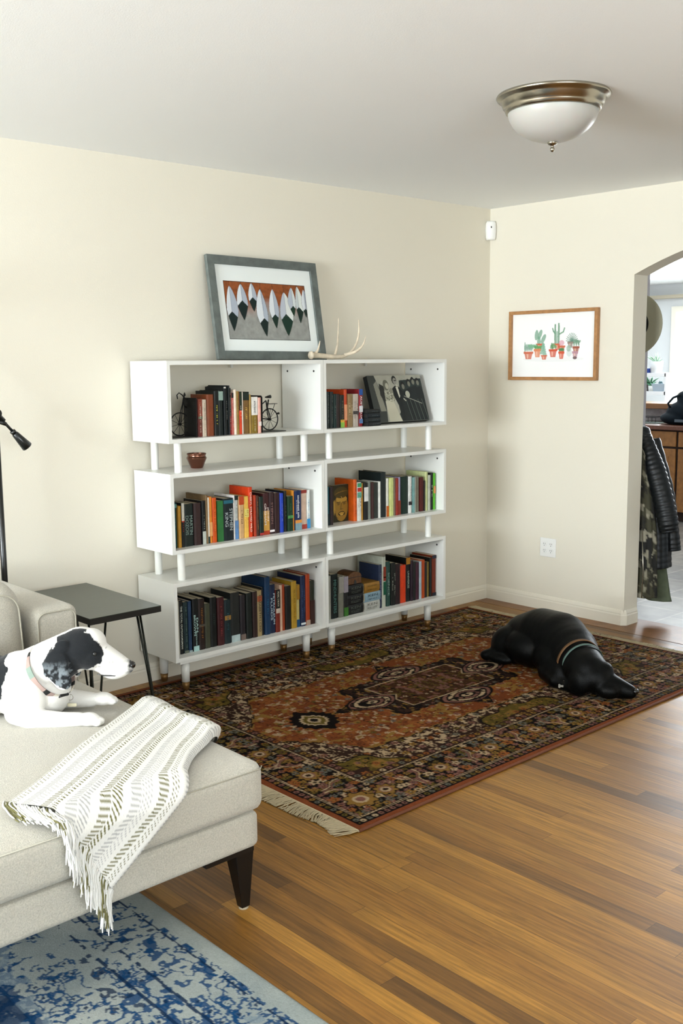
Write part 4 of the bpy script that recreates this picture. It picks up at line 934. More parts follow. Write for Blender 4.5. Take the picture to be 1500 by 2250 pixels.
# ------------------------------------------------------------------ patterned rug
M_rug = mat('wool_pile', attr='Col', rough=.95, spec=.05, bump=.6, bscale=260)
M_frg = mat('wool_fringe', 'b0a284', rough=.9, spec=.1, bump=.3, bscale=300)
RX0, RX1, RY0, RY1 = -2.915, -.305, -1.872, -.105
def rug_colors(x, y):
    LX, LY = (RX1-RX0)/2, (RY1-RY0)/2
    dx, dy = x-(RX0+RX1)/2, y-(RY0+RY1)/2
    wx = .006*(fbm(x*9, y*9, 31)-.5); wy = .006*(fbm(x*9, y*9, 37)-.5)
    Pq, Q = np.abs(dx+wx), np.abs(dy+wy)
    ex, ey = LX-Pq, LY-Q; e = np.minimum(ex, ey)
    t = np.where(ex < ey, Q, Pq)                      # distance along the border
    c = {k: np.array(lin(v)) for k, v in dict(ru='6e3a20', dk='120d0b', br='2c1c15', cr='a08a6c', go='785a2a', ro='6e4a40', ol='54461c', na='1f2026', or_='7c4824', gr='56544a').items()}
    C = np.empty(x.shape+(3,)); C[:] = c['dk']
    def put(m, k, a=1.): C[m] = C[m]*(1-a)+(c[k] if isinstance(k, str) else k)*a
    pal = [c['cr'], c['go'], c['ro'], c['or_'], c['gr'], c['ol'], c['go'], c['ro']]
    def flowers(m, u, v, cell, rad, seed, pal=pal, petals=6, den=1.):
        i, j = np.floor(u/cell), np.floor(v/cell)
        fu = u-(i+.5)*cell-(hsh(i, j, seed)-.5)*cell*.35; fv = v-(j+.5)*cell-(hsh(i, j, seed+1)-.5)*cell*.35
        r = np.hypot(fu, fv); th = np.arctan2(fv, fu)
        rr = rad*(.75+.5*hsh(i, j, seed+2))*(1+.28*np.cos(petals*th+6*hsh(i, j, seed+3)))
        k = (hsh(i, j, seed+4)*len(pal)).astype(int) % len(pal); on = (hsh(i, j, seed+5) < den) & m
        pc = np.array(pal)[k]; mm = on & (r < rr); C[mm] = pc[mm]
        mm = on & (r < rr*.38); C[mm] = c['dk'] if petals % 2 else c['br']
        k2 = (hsh(i, j, seed+7)*len(pal)).astype(int) % len(pal); pc2 = np.array(pal)[k2]
        mm = on & (r < rr*.2); C[mm] = pc2[mm]
    # main border
    bord = (e > .068) & (e < .268)
    flowers(bord, t+.01, e, .033, .0125, 3, den=.95)
    flowers(bord, t, e-.018, .052, .0165, 13, petals=5, den=.8)
    per = .29; tt = np.mod(t, per)-per/2; em = e-.168
    r = np.hypot(tt, em); th = np.arctan2(em, tt)
    put(bord & (r < .046*(1+.16*np.cos(8*th))), 'dk'); put(bord & (r < .040*(1+.16*np.cos(8*th))), 'go'); put(bord & (r < .026), 'ro'); put(bord & (r < .02), 'cr'); put(bord & (r < .011), 'br')
    t2 = np.mod(t+per/2, per)-per/2
    z = np.abs(em-.055*np.sin(t2*2*math.pi/per*1.0)*np.sign(np.cos(t*math.pi/per)))
    put(bord & (np.abs(np.abs(t2)-.03-.02*np.tanh(em*60)) < .0026) & (np.abs(em) < .06), 'cr')
    put(bord & (np.abs(np.abs(t2)-.018-.02*np.tanh(em*60)) < .0045) & (np.abs(em) < .06), 'ro')
    corner = (ex < .268) & (ey < .268) & (np.minimum(ex, ey) > .068)
    rc = np.hypot(ex-.168, ey-.168); thc = np.arctan2(ey-.168, ex-.168)
    put(corner & (rc < .062*(1+.14*np.cos(8*thc))), 'dk'); put(corner & (rc < .055*(1+.14*np.cos(8*thc))), 'go'); put(corner & (rc < .03), 'cr'); put(corner & (rc < .018), 'ro')
    # guard stripes
    def guard(a, b, base, per_, seed):
        m = (e > a) & (e < b); put(m, base); cc = (a+b)/2; i = np.floor(t/per_); f = t/per_-i-.5
        k = (hsh(i, 0*i, seed)*len(pal)).astype(int) % len(pal); pc = np.array(pal)[k]
        mm = m & ((np.abs(f)/.36)**2+((e-cc)/((b-a)*.36))**2 < 1); C[mm] = pc[mm]
        put(m & ((np.abs(f)/.14)**2+((e-cc)/((b-a)*.14))**2 < 1), 'dk')
    guard(.026, .056, 'dk', .028, 41); guard(.28, .315, 'br', .034, 47)
    for a in (.058, .266):
        for b in (0, .0065):
            m = (e > a+b) & (e < a+b+.0045); put(m, 'cr'); put(m & (np.mod(t, .011) < .0035), 'br')
    put(e < .024, 'ru'); put((e > .024) & (e < .0265), 'dk')
    # field
    fld = e > .315; A, B_ = LX-.315, LY-.315
    put(fld, 'br')
    n1 = fbm(Pq*38, Q*38, 5, 3); n2 = fbm(Pq*30+9, Q*30, 8, 3); n3 = fbm(Pq*45, Q*45+4, 15, 2)
    vine = np.abs(n1-.5) < .035
    put(fld & (vine | (n3 > .66)), 'cr'); flowers(fld, Pq, Q, .05, .013, 21, den=.75)
    # olive lobes
    for (lx, ly, a, b) in ((0, B_+.02, .26, .13), (A+.0, B_+.02, .22, .17)):
        rr = np.hypot((Pq-lx)/a, (Q-ly)/b)*(1+.1*np.cos(7*np.arctan2((Q-ly), (Pq-lx))))
        put(fld & (rr < 1.05), 'dk'); put(fld & (rr < 1.), 'ol'); put(fld & (rr < .96) & (np.abs(n2-.5) < .03), 'dk'); put(fld & (rr < .96) & (n3 > .64), 'go')
        put(fld & (rr < .45), 'br'); flowers(fld & (rr < .8), Pq, Q, .045, .014, 27, den=.8)
    # rust hexagon
    step = .012*np.sign(np.sin(Pq*90))+.02*np.sin(Pq*26)
    hexd = np.minimum(.40-Q-.0+.3*step, (.98-Pq)-.75*np.maximum(0, Q-.10)+step*.5)
    hx = fld & (hexd > 0)
    put(fld & (hexd > -.012), 'dk'); put(fld & (hexd > -.005) & (hexd < .0), 'go')
    cols = np.array(lin('74361a'))*(1-n2[..., None]*.0)
    C[hx] = (np.array(lin('6a381c'))[None]*(.7+.6*fbm(x*5, y*7, 77))[hx][:, None])
    put(hx & (n1 > .60), 'or_'); put(hx & (np.abs(n2-.47) < .022), 'dk', .75); put(hx & (n3 > .68), 'cr', .8); put(hx & (fbm(Pq*33+3, Q*36, 55, 3) > .63), 'go')
    flowers(hx, Pq, Q, .042, .011, 61, den=.42)
    # small medallions at the ends
    a_, b_ = (Pq-.73)/.115, Q/.075; rr = np.abs(a_)*.55+np.hypot(a_, b_)*.6; rr = rr*(1+.07*np.cos(14*np.arctan2(b_, a_)))
    put(hx & (rr < 1.05), 'dk'); put(hx & (rr < .62), 'cr'); put(hx & (rr < .5), 'ol'); put(hx & (rr < .3), 'cr'); put(hx & (rr < .18), 'dk')
    # centre medallion: pointed star with a stepped body
    def med(s):
        d1 = 1-(Pq/(.60*s)+Q/(.20*s)); d2 = 1-np.maximum(Pq/(.385*s), Q/(.205*s)); d3 = 1-(Pq/(.26*s)+Q/(.37*s))
        return np.maximum(np.maximum(d1, d2), d3)
    mm = med(1.0); st = .02*np.sign(np.sin(Pq*110+Q*80))
    put(fld & (med(1.06)+st > 0), 'dk'); put(fld & (mm > 0), 'br'); ins = fld & (mm > .0)
    put(ins & (n1 > .58), 'dk'); put(ins & (n3 > .68), 'go'); put(ins & (np.abs(n2-.5) < .02), 'dk'); flowers(ins, Pq, Q, .036, .0095, 71, den=.45)
    for cx_, cy_, a, b in ((.385, 0, .13, .075), (0, .225, .15, .075)):
        a_, b_ = (Pq-cx_)/a, (Q-cy_)/b; rr = np.hypot(a_, b_)*.7+.3*(np.abs(a_)+np.abs(b_)*.6)
        for k, (lim, col) in enumerate(((1.12, 'dk'), (1.0, 'ro'), (.86, 'dk'), (.78, 'cr'), (.6, 'br'), (.5, 'ro'), (.36, 'dk'), (.24, 'cr'), (.1, 'dk'))):
            put(fld & (rr < lim), col)
        put(fld & (rr < .95) & (n3 > .6), 'dk')
    rx, ry = .275+.03*np.sign(Q-.07)*0, .155
    inx = .275-.05*(np.abs(Q) < .05)*(1-np.abs(Q)/.05)*1.0; box = fld & (Pq < inx) & (Q < ry)
    put(fld & (Pq < inx+.014) & (Q < ry+.012), 'dk'); put(fld & (Pq < inx+.008) & (Q < ry+.007), 'cr'); put(box, np.array(lin('3c2414')))
    put(box & (n1 > .57), 'ol', .7); put(box & (np.abs(n2-.5) < .025), 'dk'); put(box & (n3 > .66), 'ro', .9); flowers(box, Pq, Q, .034, .009, 91, den=.4)
    # wool abrash and knot grain
    g = .80+.4*vnoise(x*420, y*420, 5); ab = .85+.3*fbm(x*2.2, y*12, 44)
    return C*(g*ab)[..., None]*1.0
def rug_top(x0, x1, y0, y1, stp, zf, name, colf, m, parent):
    nx, ny = int((x1-x0)/stp), int((y1-y0)/stp)
    X, Y = np.meshgrid(np.linspace(x0, x1, nx), np.linspace(y1, y0, ny)); Z = zf(X, Y)
    return grid_obj(name, np.stack([X, Y, Z], -1).reshape(-1, 3), nx, ny, colf(X, Y).reshape(-1, 3), m, parent)
rug = empty('area_rug', ((RX0+RX1)/2, (RY0+RY1)/2, 0), 'rust and brown oriental patterned rug on the wood floor before the bookcases', 'rug')
def rz(X, Y):
    e = np.minimum(np.minimum(X-RX0, RX1-X), np.minimum(Y-RY0, RY1-Y))
    return .0095-.006*np.exp(-e/.004)+.0012*np.sin(X*3.1+Y*2)*(e > .02)
o = rug_top(RX0, RX1, RY0, RY1, .0042, rz, 'woven_pile', rug_colors, M_rug, rug); o.matrix_parent_inverse = Matrix.Translation(rug.location).inverted()
M_sel = mat('rust_selvage', '653a24', rough=.95, bump=.5, bscale=300)
for y in (RY0, RY1):
    mb = MB(); mb.tube([(RX0, y, .0055), (RX1, y, .0055)], .0052, 8)
    o = mb.build('selvage', M_sel, rug); o.matrix_parent_inverse = Matrix.Translation(rug.location).inverted()
MBk = MB().box((RX0+.003, RY0+.003, .0005), (RX1-.003, RY1-.003, .0035)); o = MBk.build('backing', M_sel, rug); o.matrix_parent_inverse = Matrix.Translation(rug.location).inverted()
frnd = random.Random(5)
def fringe(x, sgn, y0, y1, name, length=.075, clump=True):
    mb = MB(); y = y0
    mb.tube([(x, y0, .0045), (x, y1, .0045)], .0035, 6)
    while y < y1:
        # bunches lean the same way here and there
        ph = fbm(np.array([y*6.]), np.array([x]), 3)[0]; lean = (ph-.5)*.16; L = length*(.55+.8*fbm(np.array([y*9.]), np.array([x+3]), 8)[0])
        for k in range(3):
            a = (x, y+frnd.uniform(-.003, .003), .005)
            p1 = (x+sgn*L*.45, y+lean*.3+frnd.uniform(-.006, .006), .004+frnd.uniform(0, .005))
            p2 = (x+sgn*L, y+lean+frnd.uniform(-.014, .014), .0025+frnd.uniform(0, .003))
            mb.tube([a, p1, p2], [.0016, .0017, .0012], 4, caps=False)
        y += frnd.uniform(.004, .008)
    o = mb.build(name, M_frg, rug); o['kind'] = 'stuff'; o.matrix_parent_inverse = Matrix.Translation(rug.location).inverted()
fringe(RX0, -1, RY0, RY1, 'fringe'); fringe(RX1, 1, RY0, RY1, 'fringe', .055)

# ------------------------------------------------------------------ blue rug under the chaise
BX0, BX1, BY0, BY1 = -5.75, -3.642, -3.9, -1.62
def blue_colors(x, y):
    e = BX1-x; C = np.empty(x.shape+(3,))
    base = np.array(lin('747d7c')); lt = np.array(lin('999d96')); bl = np.array(lin('12385c')); nv = np.array(lin('0c2440')); gy = np.array(lin('6a7880'))
    n = fbm(x*7, y*7, 3, 4); C[:] = base*(1-n[..., None])+lt*n[..., None]
    wear = fbm(x*5.5, y*5.5, 21, 5); wear2 = fbm(x*60, y*60, 23, 2)
    def put(m, col, a=.9):
        mm = m & (wear2+.9*(wear-.5) > .30); C[mm] = C[mm]*(1-a)+col*a
    wx = x+.03*(fbm(x*8, y*8, 51)-.5); wy = y+.03*(fbm(x*8, y*8, 57)-.5)
    s1 = fbm(wx*13, wy*13, 61, 3); s2 = fbm(wx*22, wy*22, 65, 3); s3 = fbm(wx*34, wy*34, 69, 2)
    bordr = e > .055
    put(bordr & (np.abs(s1-.5) < .026), bl); put(bordr & (np.abs(s2-.5) < .03) & (wear > .36), bl); put(bordr & (s3 > .64) & (wear > .38), bl)
    put(bordr & (s1 > .67) & (s2 > .5), nv, .85)
    cell = .052; i, j = np.floor(wx/cell), np.floor(wy/cell); fu, fv = wx/cell-i-.5, wy/cell-j-.5; r = np.hypot(fu, fv)*(1+.2*np.cos(5*np.arctan2(fv, fu)))
    put(bordr & (np.abs(r-.3) < .07) & (hsh(i, j, 3) < .42), bl); put(bordr & (r < .1) & (hsh(i, j, 3) < .42), nv)
    for a in (.075, .2, .262, .5):
        put((np.abs(e-a-.0015*np.sin(y*60)) < (.0045 if a > .1 else .003)), nv, .92)
    big = fbm(x*2.6, y*2.6, 91, 3); put((big > .56) & (e > .28) & (wear2 > .3), bl*.6+nv*.4, .8); put((big > .5) & (e > .1) & (s2 > .45) & (wear > .45), gy, .7)
    far = np.clip((y+2.35)/.45, 0, 1)
    dark = (e > .5) & (s1+.25*big > .66); put(dark, nv, .7)
    g = .88+.24*vnoise(x*500, y*500, 5)
    return C*g[..., None]
r = empty('area_rug', ((BX0+BX1)/2, (BY0+BY1)/2, 0), 'blue and pale grey distressed rug under the chaise sofa', 'rug')
def bz(X, Y): return .009-.006*np.exp(-(BX1-X)/.004)
X_, Y_ = np.meshgrid(np.linspace(BX0, BX1, 660), np.linspace(BY1, BY0, 700))
o = grid_obj('woven_pile', np.stack([X_, Y_, bz(X_, Y_)], -1).reshape(-1, 3), 660, 700, blue_colors(X_, Y_).reshape(-1, 3), M_rug, r); o.matrix_parent_inverse = Matrix.Translation(r.location).inverted()
mb = MB().box((BX0, BY0, .0005), (BX1-.002, BY1, .004)); o = mb.build('backing', mat('grey_backing', '8d969a', rough=.9), r); o.matrix_parent_inverse = Matrix.Translation(r.location).inverted()

# ------------------------------------------------------------------ chaise sofa
def fabric():
    m = mat('linen_upholstery', 'b6b1a4', rough=.9, spec=.15, bump=.7, bscale=420, vary=.16, vscale=260)
    m.node_tree.nodes['Principled BSDF'].inputs['Sheen Weight'].default_value = .25
    return m
M_fab = fabric(); M_seam = mat('seam_piping', 'aaa595', rough=.9, bump=.5, bscale=400)
M_leg = mat('black_leg', '080808', rough=.4)
sofa = empty('chaise_sofa', (-4.4, -1.0, 0), 'light grey linen chaise sofa on tapered black legs at the left', 'sofa')
SI = Matrix.Translation(sofa.location).inverted()
def cushion(name, a, b, rad=.03, crown=(0, 0), parent=sofa, n=26, squash=None, m=None):
    """soft box: rounded edges, optional crown on top and on the -y front"""
    a, b = Vector(a), Vector(b); c = (a+b)/2; h = (b-a)/2
    bm = bmesh.new(); bmesh.ops.create_cube(bm, size=2)
    bmesh.ops.subdivide_edges(bm, edges=bm.edges[:], cuts=n, use_grid_fill=True)
    for v in bm.verts:
        u = v.co.copy()
        # concentrate the loops near the edges
        q = Vector([math.copysign(abs(t)**.55, t) for t in u])
        p = Vector((q.x*h.x, q.y*h.y, q.z*h.z))
        inner = Vector([max(-(h[i]-rad), min(h[i]-rad, p[i])) for i in range(3)])
        d = p-inner
        if d.length > 1e-9: p = inner+d.normalized()*min(rad, d.length) if d.length > rad*.0 else p
        if crown[0] and u.z > 0: p.z += crown[0]*(1-abs(q.x)**3)*(1-abs(q.y)**3)*max(0, q.z)
        if crown[1]:
            f = (1-abs(q.x)**4)*(1-abs(q.z)**3)
            p.y += math.copysign(crown[1]*f*abs(q.y), q.y)
        v.co = p+c
        if squash: v.co = squash(v.co.copy(), u)
    me = bpy.data.meshes.new(name); bm.to_mesh(me); bm.free(); me.transform(SI if parent is sofa else Matrix.Identity(4))
    for p in me.polygons: p.use_smooth = True
    return mesh_part(me, name, m or M_fab, parent)
def rel(mb): mb.v = [tuple(SI @ Vector(v)) for v in mb.v]; return mb
SXR = -3.428
cushion('chaise_base', (-4.42, -2.03, .188), (SXR-.012, -.32, .298), .022)
cushion('sofa_base', (-5.72, -1.15, .188), (-4.43, -.32, .298), .022)
cushion('chaise_cushion', (-4.42, -2.045, .296), (SXR, -.55, .438), .034, (.022, .006))
cushion('seat_cushion', (-5.60, -1.16, .296), (-4.425, -.55, .438), .034, (.02, .006))
cushion('arm', (SXR-.165, -1.022, .19), (SXR+.004, -.14, .706), .035)
cushion('arm', (-5.78, -1.16, .19), (-5.61, -.14, .706), .035)
cushion('backrest', (-5.62, -.42, .19), (SXR-.16, -.16, .70), .05)
def lean(v, u):
    v.y += (v.z-.44)*.12; return v
cushion('back_cushion', (-4.44, -1.045, .44), (SXR-.185, -.80, .80), .07, (.03, .03), squash=lean)
cushion('back_cushion', (-5.6, -.62, .44), (-4.5, -.43, .80), .07, (.03, .03), squash=lean)
# piping of cushion and arm
mb = MB(); y_, z0_, z1_ = -1.046, .50, .76
def rr_path(x0, x1, z0, z1, y, r, n=6, yf=None):
    out = []
    for cx_, cz_, a0 in ((x1-r, z1-r, 0), (x0+r, z1-r, 90), (x0+r, z0+r, 180), (x1-r, z0+r, 270)):
        for k in range(n+1):
            a = math.radians(a0+90*k/n); x = cx_+r*math.cos(a); z = cz_+r*math.sin(a); out.append((x, y if yf is None else yf(x, z), z))
    return out
mb.tube(rr_path(SXR-.150, SXR-.012, .2, .692, -1.0215, .03), .0028, 6, closed=True)
rel(mb).build('piping', M_seam, sofa)
mb = MB(); mb.tube(rr_path(-4.40, SXR-.212, .47, .775, -1.045, .06, yf=lambda x, z: -1.052+(z-.44)*.12), .003, 6, closed=True); rel(mb).build('piping', M_seam, sofa)
mb = MB(); mb.tube([(-4.41, -2.0455, .425), (SXR-.02, -2.0455, .42), (SXR-.004, -2.03, .42)], .0018, 6); rel(mb).build('seam', M_seam, sofa)
for x, y, s in ((SXR-.055, -1.985, 1), (-4.36, -1.985, -1), (SXR-.055, -.4, 1), (-5.68, -.4, -1), (-5.68, -1.1, -1)):
    mb = MB(); zt = .19
    rings = []
    for z, hw_ in ((zt, .032), (.006, .0135)): 
        cx_ = x+s*(.032-hw_)*.6-s*.0; cx_ = x+s*(0 if z > .1 else .012)
        rings.append([(cx_-hw_, y-hw_*.9, z), (cx_+hw_, y-hw_*.9, z), (cx_+hw_, y+hw_*.9, z), (cx_-hw_, y+hw_*.9, z)])
    mb.loft(rings, smooth=False); lg = rel(mb).build('leg', M_leg, sofa, bevel=.002)
    mb = MB(); mb.box((x-.13 if s > 0 else x-.03, y-.03, .176), (x+.03 if s > 0 else x+.13, y+.03, .19)); rel(mb).build('leg_bracket', M_leg, lg)
    mb = MB(); mb.lathe([(.014, 0.0), (.014, .006)], (x+s*.012, y, 0), 14); rel(mb).build('felt_pad', mat('felt', 'a89c84', rough=.9), lg)

# ------------------------------------------------------------------ throw blanket over the chaise corner
TL_ = [(-3.40, -1.425), (-3.49, -1.475), (-3.62, -1.555), (-3.80, -1.665), (-3.96, -1.785), (-4.10, -1.875)]
TR_ = [(-3.365, -1.755), (-3.47, -1.85), (-3.585, -1.93), (-3.685, -2.03), (-3.80, -2.12), (-3.925, -2.215)]
def cr(pts, t):
    n = len(pts)-1; s = min(n-1e-6, max(0, t*n)); i = int(s); f = s-i
    p0, p1, p2, p3 = pts[max(i-1, 0)], pts[i], pts[i+1], pts[min(i+2, n)]
    return tuple(.5*((2*b)+(-a+c)*f+(2*a-5*b+4*c-d)*f*f+(-a+3*b-3*c+d)*f**3) for a, b, c, d in zip(p0, p1, p2, p3))
def drape(x, y, lift):
    """unrolled position (x, y) laid on the chaise: beyond the front edge it hangs down, beyond the right edge too"""
    zt, yf, R_ = .452, -2.03, .035
    def bend(d):       # d = distance past the start of the rounded edge -> (out, down)
        if d <= 0: return d, 0
        a = d/R_
        if a < math.pi/2: return R_*math.sin(a), R_*(1-math.cos(a))
        return R_, R_+(d-R_*math.pi/2)
    oy, dy = bend((yf+R_)-y); ox_, dx = bend(x-(SXR-R_))
    Y = (yf+R_)-oy-.022*(1 if oy > 0 else 0)*min(1, max(0, oy/R_)); Xx = (SXR-R_)+ox_+.01*min(1, max(0, ox_/R_))
    X = Xx
    return Vector((X, Y, zt-max(0, dy)-max(0, dx))), Vector((min(1, max(0, ox_/R_)), -min(1, max(0, oy/R_)), 1-min(1, max(0, oy/R_))*.95)).normalized()
def throw_uv(s, t):
    a, b = cr(TL_, t), cr(TR_, t); return a[0]+(b[0]-a[0])*s, a[1]+(b[1]-a[1])*s
NS, NT = 150, 330
thr = empty('throw_blanket', (-3.75, -1.85, .45), 'white throw blanket with olive and grey herringbone stripes on the chaise', 'blanket')
TI = Matrix.Translation(thr.location).inverted()
vs = []; cols = []
W_, L_ = .31, .80
cwh, col_o, col_g = np.array(lin('dedcd6')), np.array(lin('6c6840')), np.array(lin('a9a8a6'))
top_pts = np.zeros((NT, NS, 3))
for j in range(NT):
    t = j/(NT-1)
    for i in range(NS):
        s = i/(NS-1); x, y = throw_uv(s, t)
        p, n_ = drape(x, y, 0)
        edge = min(1, min(s, 1-s)/.05); edge = math.sqrt(1-(1-edge)**2)
        back = min(1, t/.035); back = math.sqrt(1-(1-back)**2)
        hgt = .004+.024*edge*back*(1-.25*t)+.003*math.sin(s*9+t*5)*edge*back+.010*math.exp(-((t-.1)/.12)**2)*edge*back
        p = p+n_*hgt
        top_pts[j, i] = TI @ p
ss, tt_ = np.meshgrid(np.linspace(0, 1, NS), np.linspace(0, 1, NT))
u = ss*W_; v = tt_*L_
nst = 7.2; q = ss*nst+.15; si = np.floor(q); f = q-si
inband = np.abs(f-.5) < .36
d = np.abs(f-.5)*W_/nst
ph = np.mod((v-np.where(f < .5, 1, .45)*d*1.1)/.0115+(f > .5)*.3, 1)
dash = inband & (ph < np.where(f < .5, .42, .38)) & (np.abs(f-.5) > .03)
br = np.mod(u/.0042, 1) < .75
C_ = np.ones((NT, NS, 3))*cwh
olive = (si % 2 == 0)
mo = dash & olive & (br | (f < .5)); mg = dash & ~olive & (br | (f < .5))
C_[mo] = col_o; C_[mg] = col_g
C_ *= (.94+.12*vnoise(u*700, v*700, 3))[..., None]
M_thr = mat('woven_cotton', attr='Col', rough=.9, spec=.1, bump=.5, bscale=350)
grid_obj('woven_cloth', top_pts.reshape(-1, 3), NS, NT, C_.reshape(-1, 3), M_thr, thr)
# folded layers underneath
mb = MB(); rings = []
M_cot = mat('white_cotton', 'dcdad4', rough=.9, bump=.4, bscale=300); M_olv = mat('olive_cotton', '6c6840', rough=.9)
und = []
for j in range(0, NT, 6):
    a, b = top_pts[j, 0], top_pts[j, -1]; row = []
    t = j/(NT-1)
    for i in range(0, NS, 6):
        s = i/(NS-1); x, y = throw_uv(s, t); p, n_ = drape(x, y, 0); row.append(tuple(TI @ (p+n_*.0015)))
    und.append(row)
n_i, n_j = len(und[0]), len(und)
grid_obj('underside', [p for r_ in und for p in r_], n_i, n_j, np.ones((n_i*n_j, 3))*.6, M_cot, thr)
# tassels
trnd = random.Random(3)
mbw, mbo = MB(), MB()
NTS = 46
for k in range(NTS):
    s = (k+.5)/NTS; x, y = throw_uv(s, .995); p, n_ = drape(x, y, 0)
    p = p+n_*.016; hang = max(0, min(1, (-y-1.93)/.10))
    x2, y2 = throw_uv(s, .93); q, _ = drape(x2, y2, 0); dr = (p-(q+n_*.016)).normalized()
    for w in range(11):
        L = trnd.uniform(.075, .115)
        st = p+Vector((trnd.uniform(-.004, .004), trnd.uniform(-.003, .003), trnd.uniform(-.004, .004)))
        # the strands leave in the blanket's direction, slide to the front edge and then hang
        pts = [st]; pos = st.copy(); dd = (dr+Vector((trnd.uniform(-.3, .3), trnd.uniform(-.3, .3), 0))*.6).normalized()
        nseg = 7
        for g in range(nseg):
            if pos.y > -2.055 and pos.z > .44:
                dd = (dd*.4+Vector((.02+trnd.uniform(-.15, .15), -.5, -.02))).normalized()
                nx_ = pos+dd*L/nseg; nx_.z = max(.458, nx_.z)
            else:
                dd = (dd*.55+Vector((trnd.uniform(-.25, .25), -.04, -.75))).normalized(); nx_ = pos+dd*L/nseg
                nx_.y = min(nx_.y, -2.062)
            pos = nx_; pts.append(pos.copy())
        pts = [TI @ a for a in pts]
        (mbo if (int(s*nst+.15) % 2 == 0 and w < 4) else mbw).tube(pts, [.0023]*(nseg)+[.0013], 5, caps=False)
for mb, m in ((mbw, M_cot), (mbo, M_olv)):
    o = mb.build('fringe', m, thr); o['kind'] = 'stuff'

# ------------------------------------------------------------------ white dog with black patches on the chaise
U = Vector((.7369, -.6760, 0)); Wd = Vector((-.6760, -.7369, 0)); ZZ = Vector((0, 0, 1))
D0 = Vector((-3.690, -1.365, .452))
DM = Matrix((U, ZZ, Wd)).transposed().to_4x4(); DM.translation = D0     # local (u right, v up, w toward the room)
def dm(u, v, w=0): return DM @ Vector((u, v, w))
def dR(rotz=0, rotx=0, roty=0): return (DM.to_3x3() @ Euler((rotx, roty, rotz)).to_matrix())
def E_(c, r, rz_=0, rx=0, ry=0): return ('e', dm(*c), r, dR(rz_, rx, ry))
def K_(a, ra, b, rb): return ('c', dm(*a), ra, dm(*b), rb)
dogp = [
 E_((-.30, .105, 0), (.24, .103, .105)), E_((-.10, .105, 0), (.115, .105, .088)), E_((-.54, .095, 0), (.15, .10, .115)),
 E_((-.03, .085, .0), (.07, .08, .07)),
 K_((-.08, .135, 0), .078, (.045, .205, .0), .064),
 E_((.075, .218, .0), (.072, .064, .062), .15), E_((.105, .2, .0), (.055, .05, .055)), E_((.045, .195, 0), (.06, .058, .058)),
 K_((.125, .198, 0), .043, (.19, .166, 0), .029), K_((.19, .164, 0), .029, (.210, .158, 0), .024), E_((.14, .165, 0), (.06, .026, .03), -.35), E_((.168, .152, 0), (.045, .032, .029), -.2), E_((.105, .236, 0), (.048, .042, .046)), E_((.195, .146, 0), (.022, .020, .024)),
 E_((.12, .228, .022), (.022, .016, .018)), E_((.12, .228, -.022), (.022, .016, .018)),
 # ears
 E_((.028, .222, .055), (.026, .040, .014), -.55, 0, .1), E_((.018, .180, .068), (.038, .052, .011), -.12), E_((.034, .142, .070), (.029, .036, .010), .35),
 E_((.022, .205, -.056), (.028, .052, .014), -.55), E_((.026, .165, -.066), (.033, .056, .011), .25), E_((.038, .132, -.066), (.020, .028, .010), .1),
 # forelegs
 E_((-.085, .085, .065), (.07, .075, .045), .3), K_((-.10, .045, .085), .036, (-.055, .030, .092), .032), K_((-.055, .030, .092), .031, (.03, .024, .09), .024), K_((.03, .024, .09), .024, (.085, .024, .086), .021),
 E_((.112, .023, .084), (.034, .021, .024)), E_((.138, .016, .096), (.016, .012, .008)), E_((.143, .017, .086), (.017, .013, .008)), E_((.142, .017, .076), (.016, .012, .008)), E_((.136, .015, .067), (.014, .010, .007)),
 K_((-.05, .07, -.05), .05, (.0, .045, -.06), .036), K_((0, .040, -.06), .032, (.085, .032, -.07), .023),
 E_((.118, .034, -.072), (.036, .021, .024)), E_((.147, .028, -.062), (.016, .012, .008)), E_((.15, .028, -.073), (.017, .013, .008)), E_((.147, .028, -.084), (.015, .012, .008)),
 # hind leg folded beside the body
 E_((-.50, .07, .10), (.12, .07, .045), .2), K_((-.45, .025, .12), .024, (-.33, .02, .12), .02), E_((-.31, .018, .12), (.03, .018, .022)),
 K_((-.66, .06, 0), .022, (-.86, .02, .06), .01),
]
me = blob(dogp, .0032, 'dog_body', 7)
co = coords(me); inv = np.array(DM.inverted()); lc = co @ inv[:3, :3].T+inv[:3, 3]; u_, v_, w_ = lc.T
def pxp(pts): return [((x-140)/716, (1592-y)/716) for x, y in pts]
nz = fbm(u_*70, v_*70, 4, 3)-.5; uu = u_+nz*.014; vv = v_+(fbm(u_*70, v_*70, 14, 3)-.5)*.014
white = np.array(lin('dddad4')); blk = np.array(lin('14171a'))
colr = np.ones((len(co), 3))*white
head = pxp([(150, 1399), (163, 1392), (188, 1390), (214, 1400), (233, 1412), (246, 1430), (249, 1448), (240, 1462), (228, 1472), (214, 1477), (190, 1479), (188, 1500), (178, 1513), (165, 1508), (146, 1494), (126, 1478), (124, 1455), (135, 1435), (150, 1420)])
m1 = inpoly(uu, vv, head) & (np.abs(w_) > .016) & ((u_ > .0)|(np.abs(w_) > .05))
colr[m1] = blk
earm = (np.abs(w_) > .045) & (v_ < .2) & (v_ > .09) & (u_ < .062) & (u_ > -.03) & m1
sf = (np.clip((fbm(u_*95, v_*95, 8, 4)-.5)/.14, 0, 1)*earm*np.clip((.20-v_)/.03, 0, 1))[:, None]*.5; colr[:] = colr*(1-sf)+np.array(lin('9aa4aa'))*sf
sad = pxp([(-60, 1430), (38, 1436), (41, 1462), (50, 1472), (41, 1500), (42, 1522), (34, 1532), (22, 1523), (8, 1518), (-10, 1500), (-60, 1495)])
m2 = inpoly(uu, vv, sad) & (u_ > -.30); colr[m2] = blk*1.15
rump = (uu < -.42) & (vv > .12); colr[rump] = blk
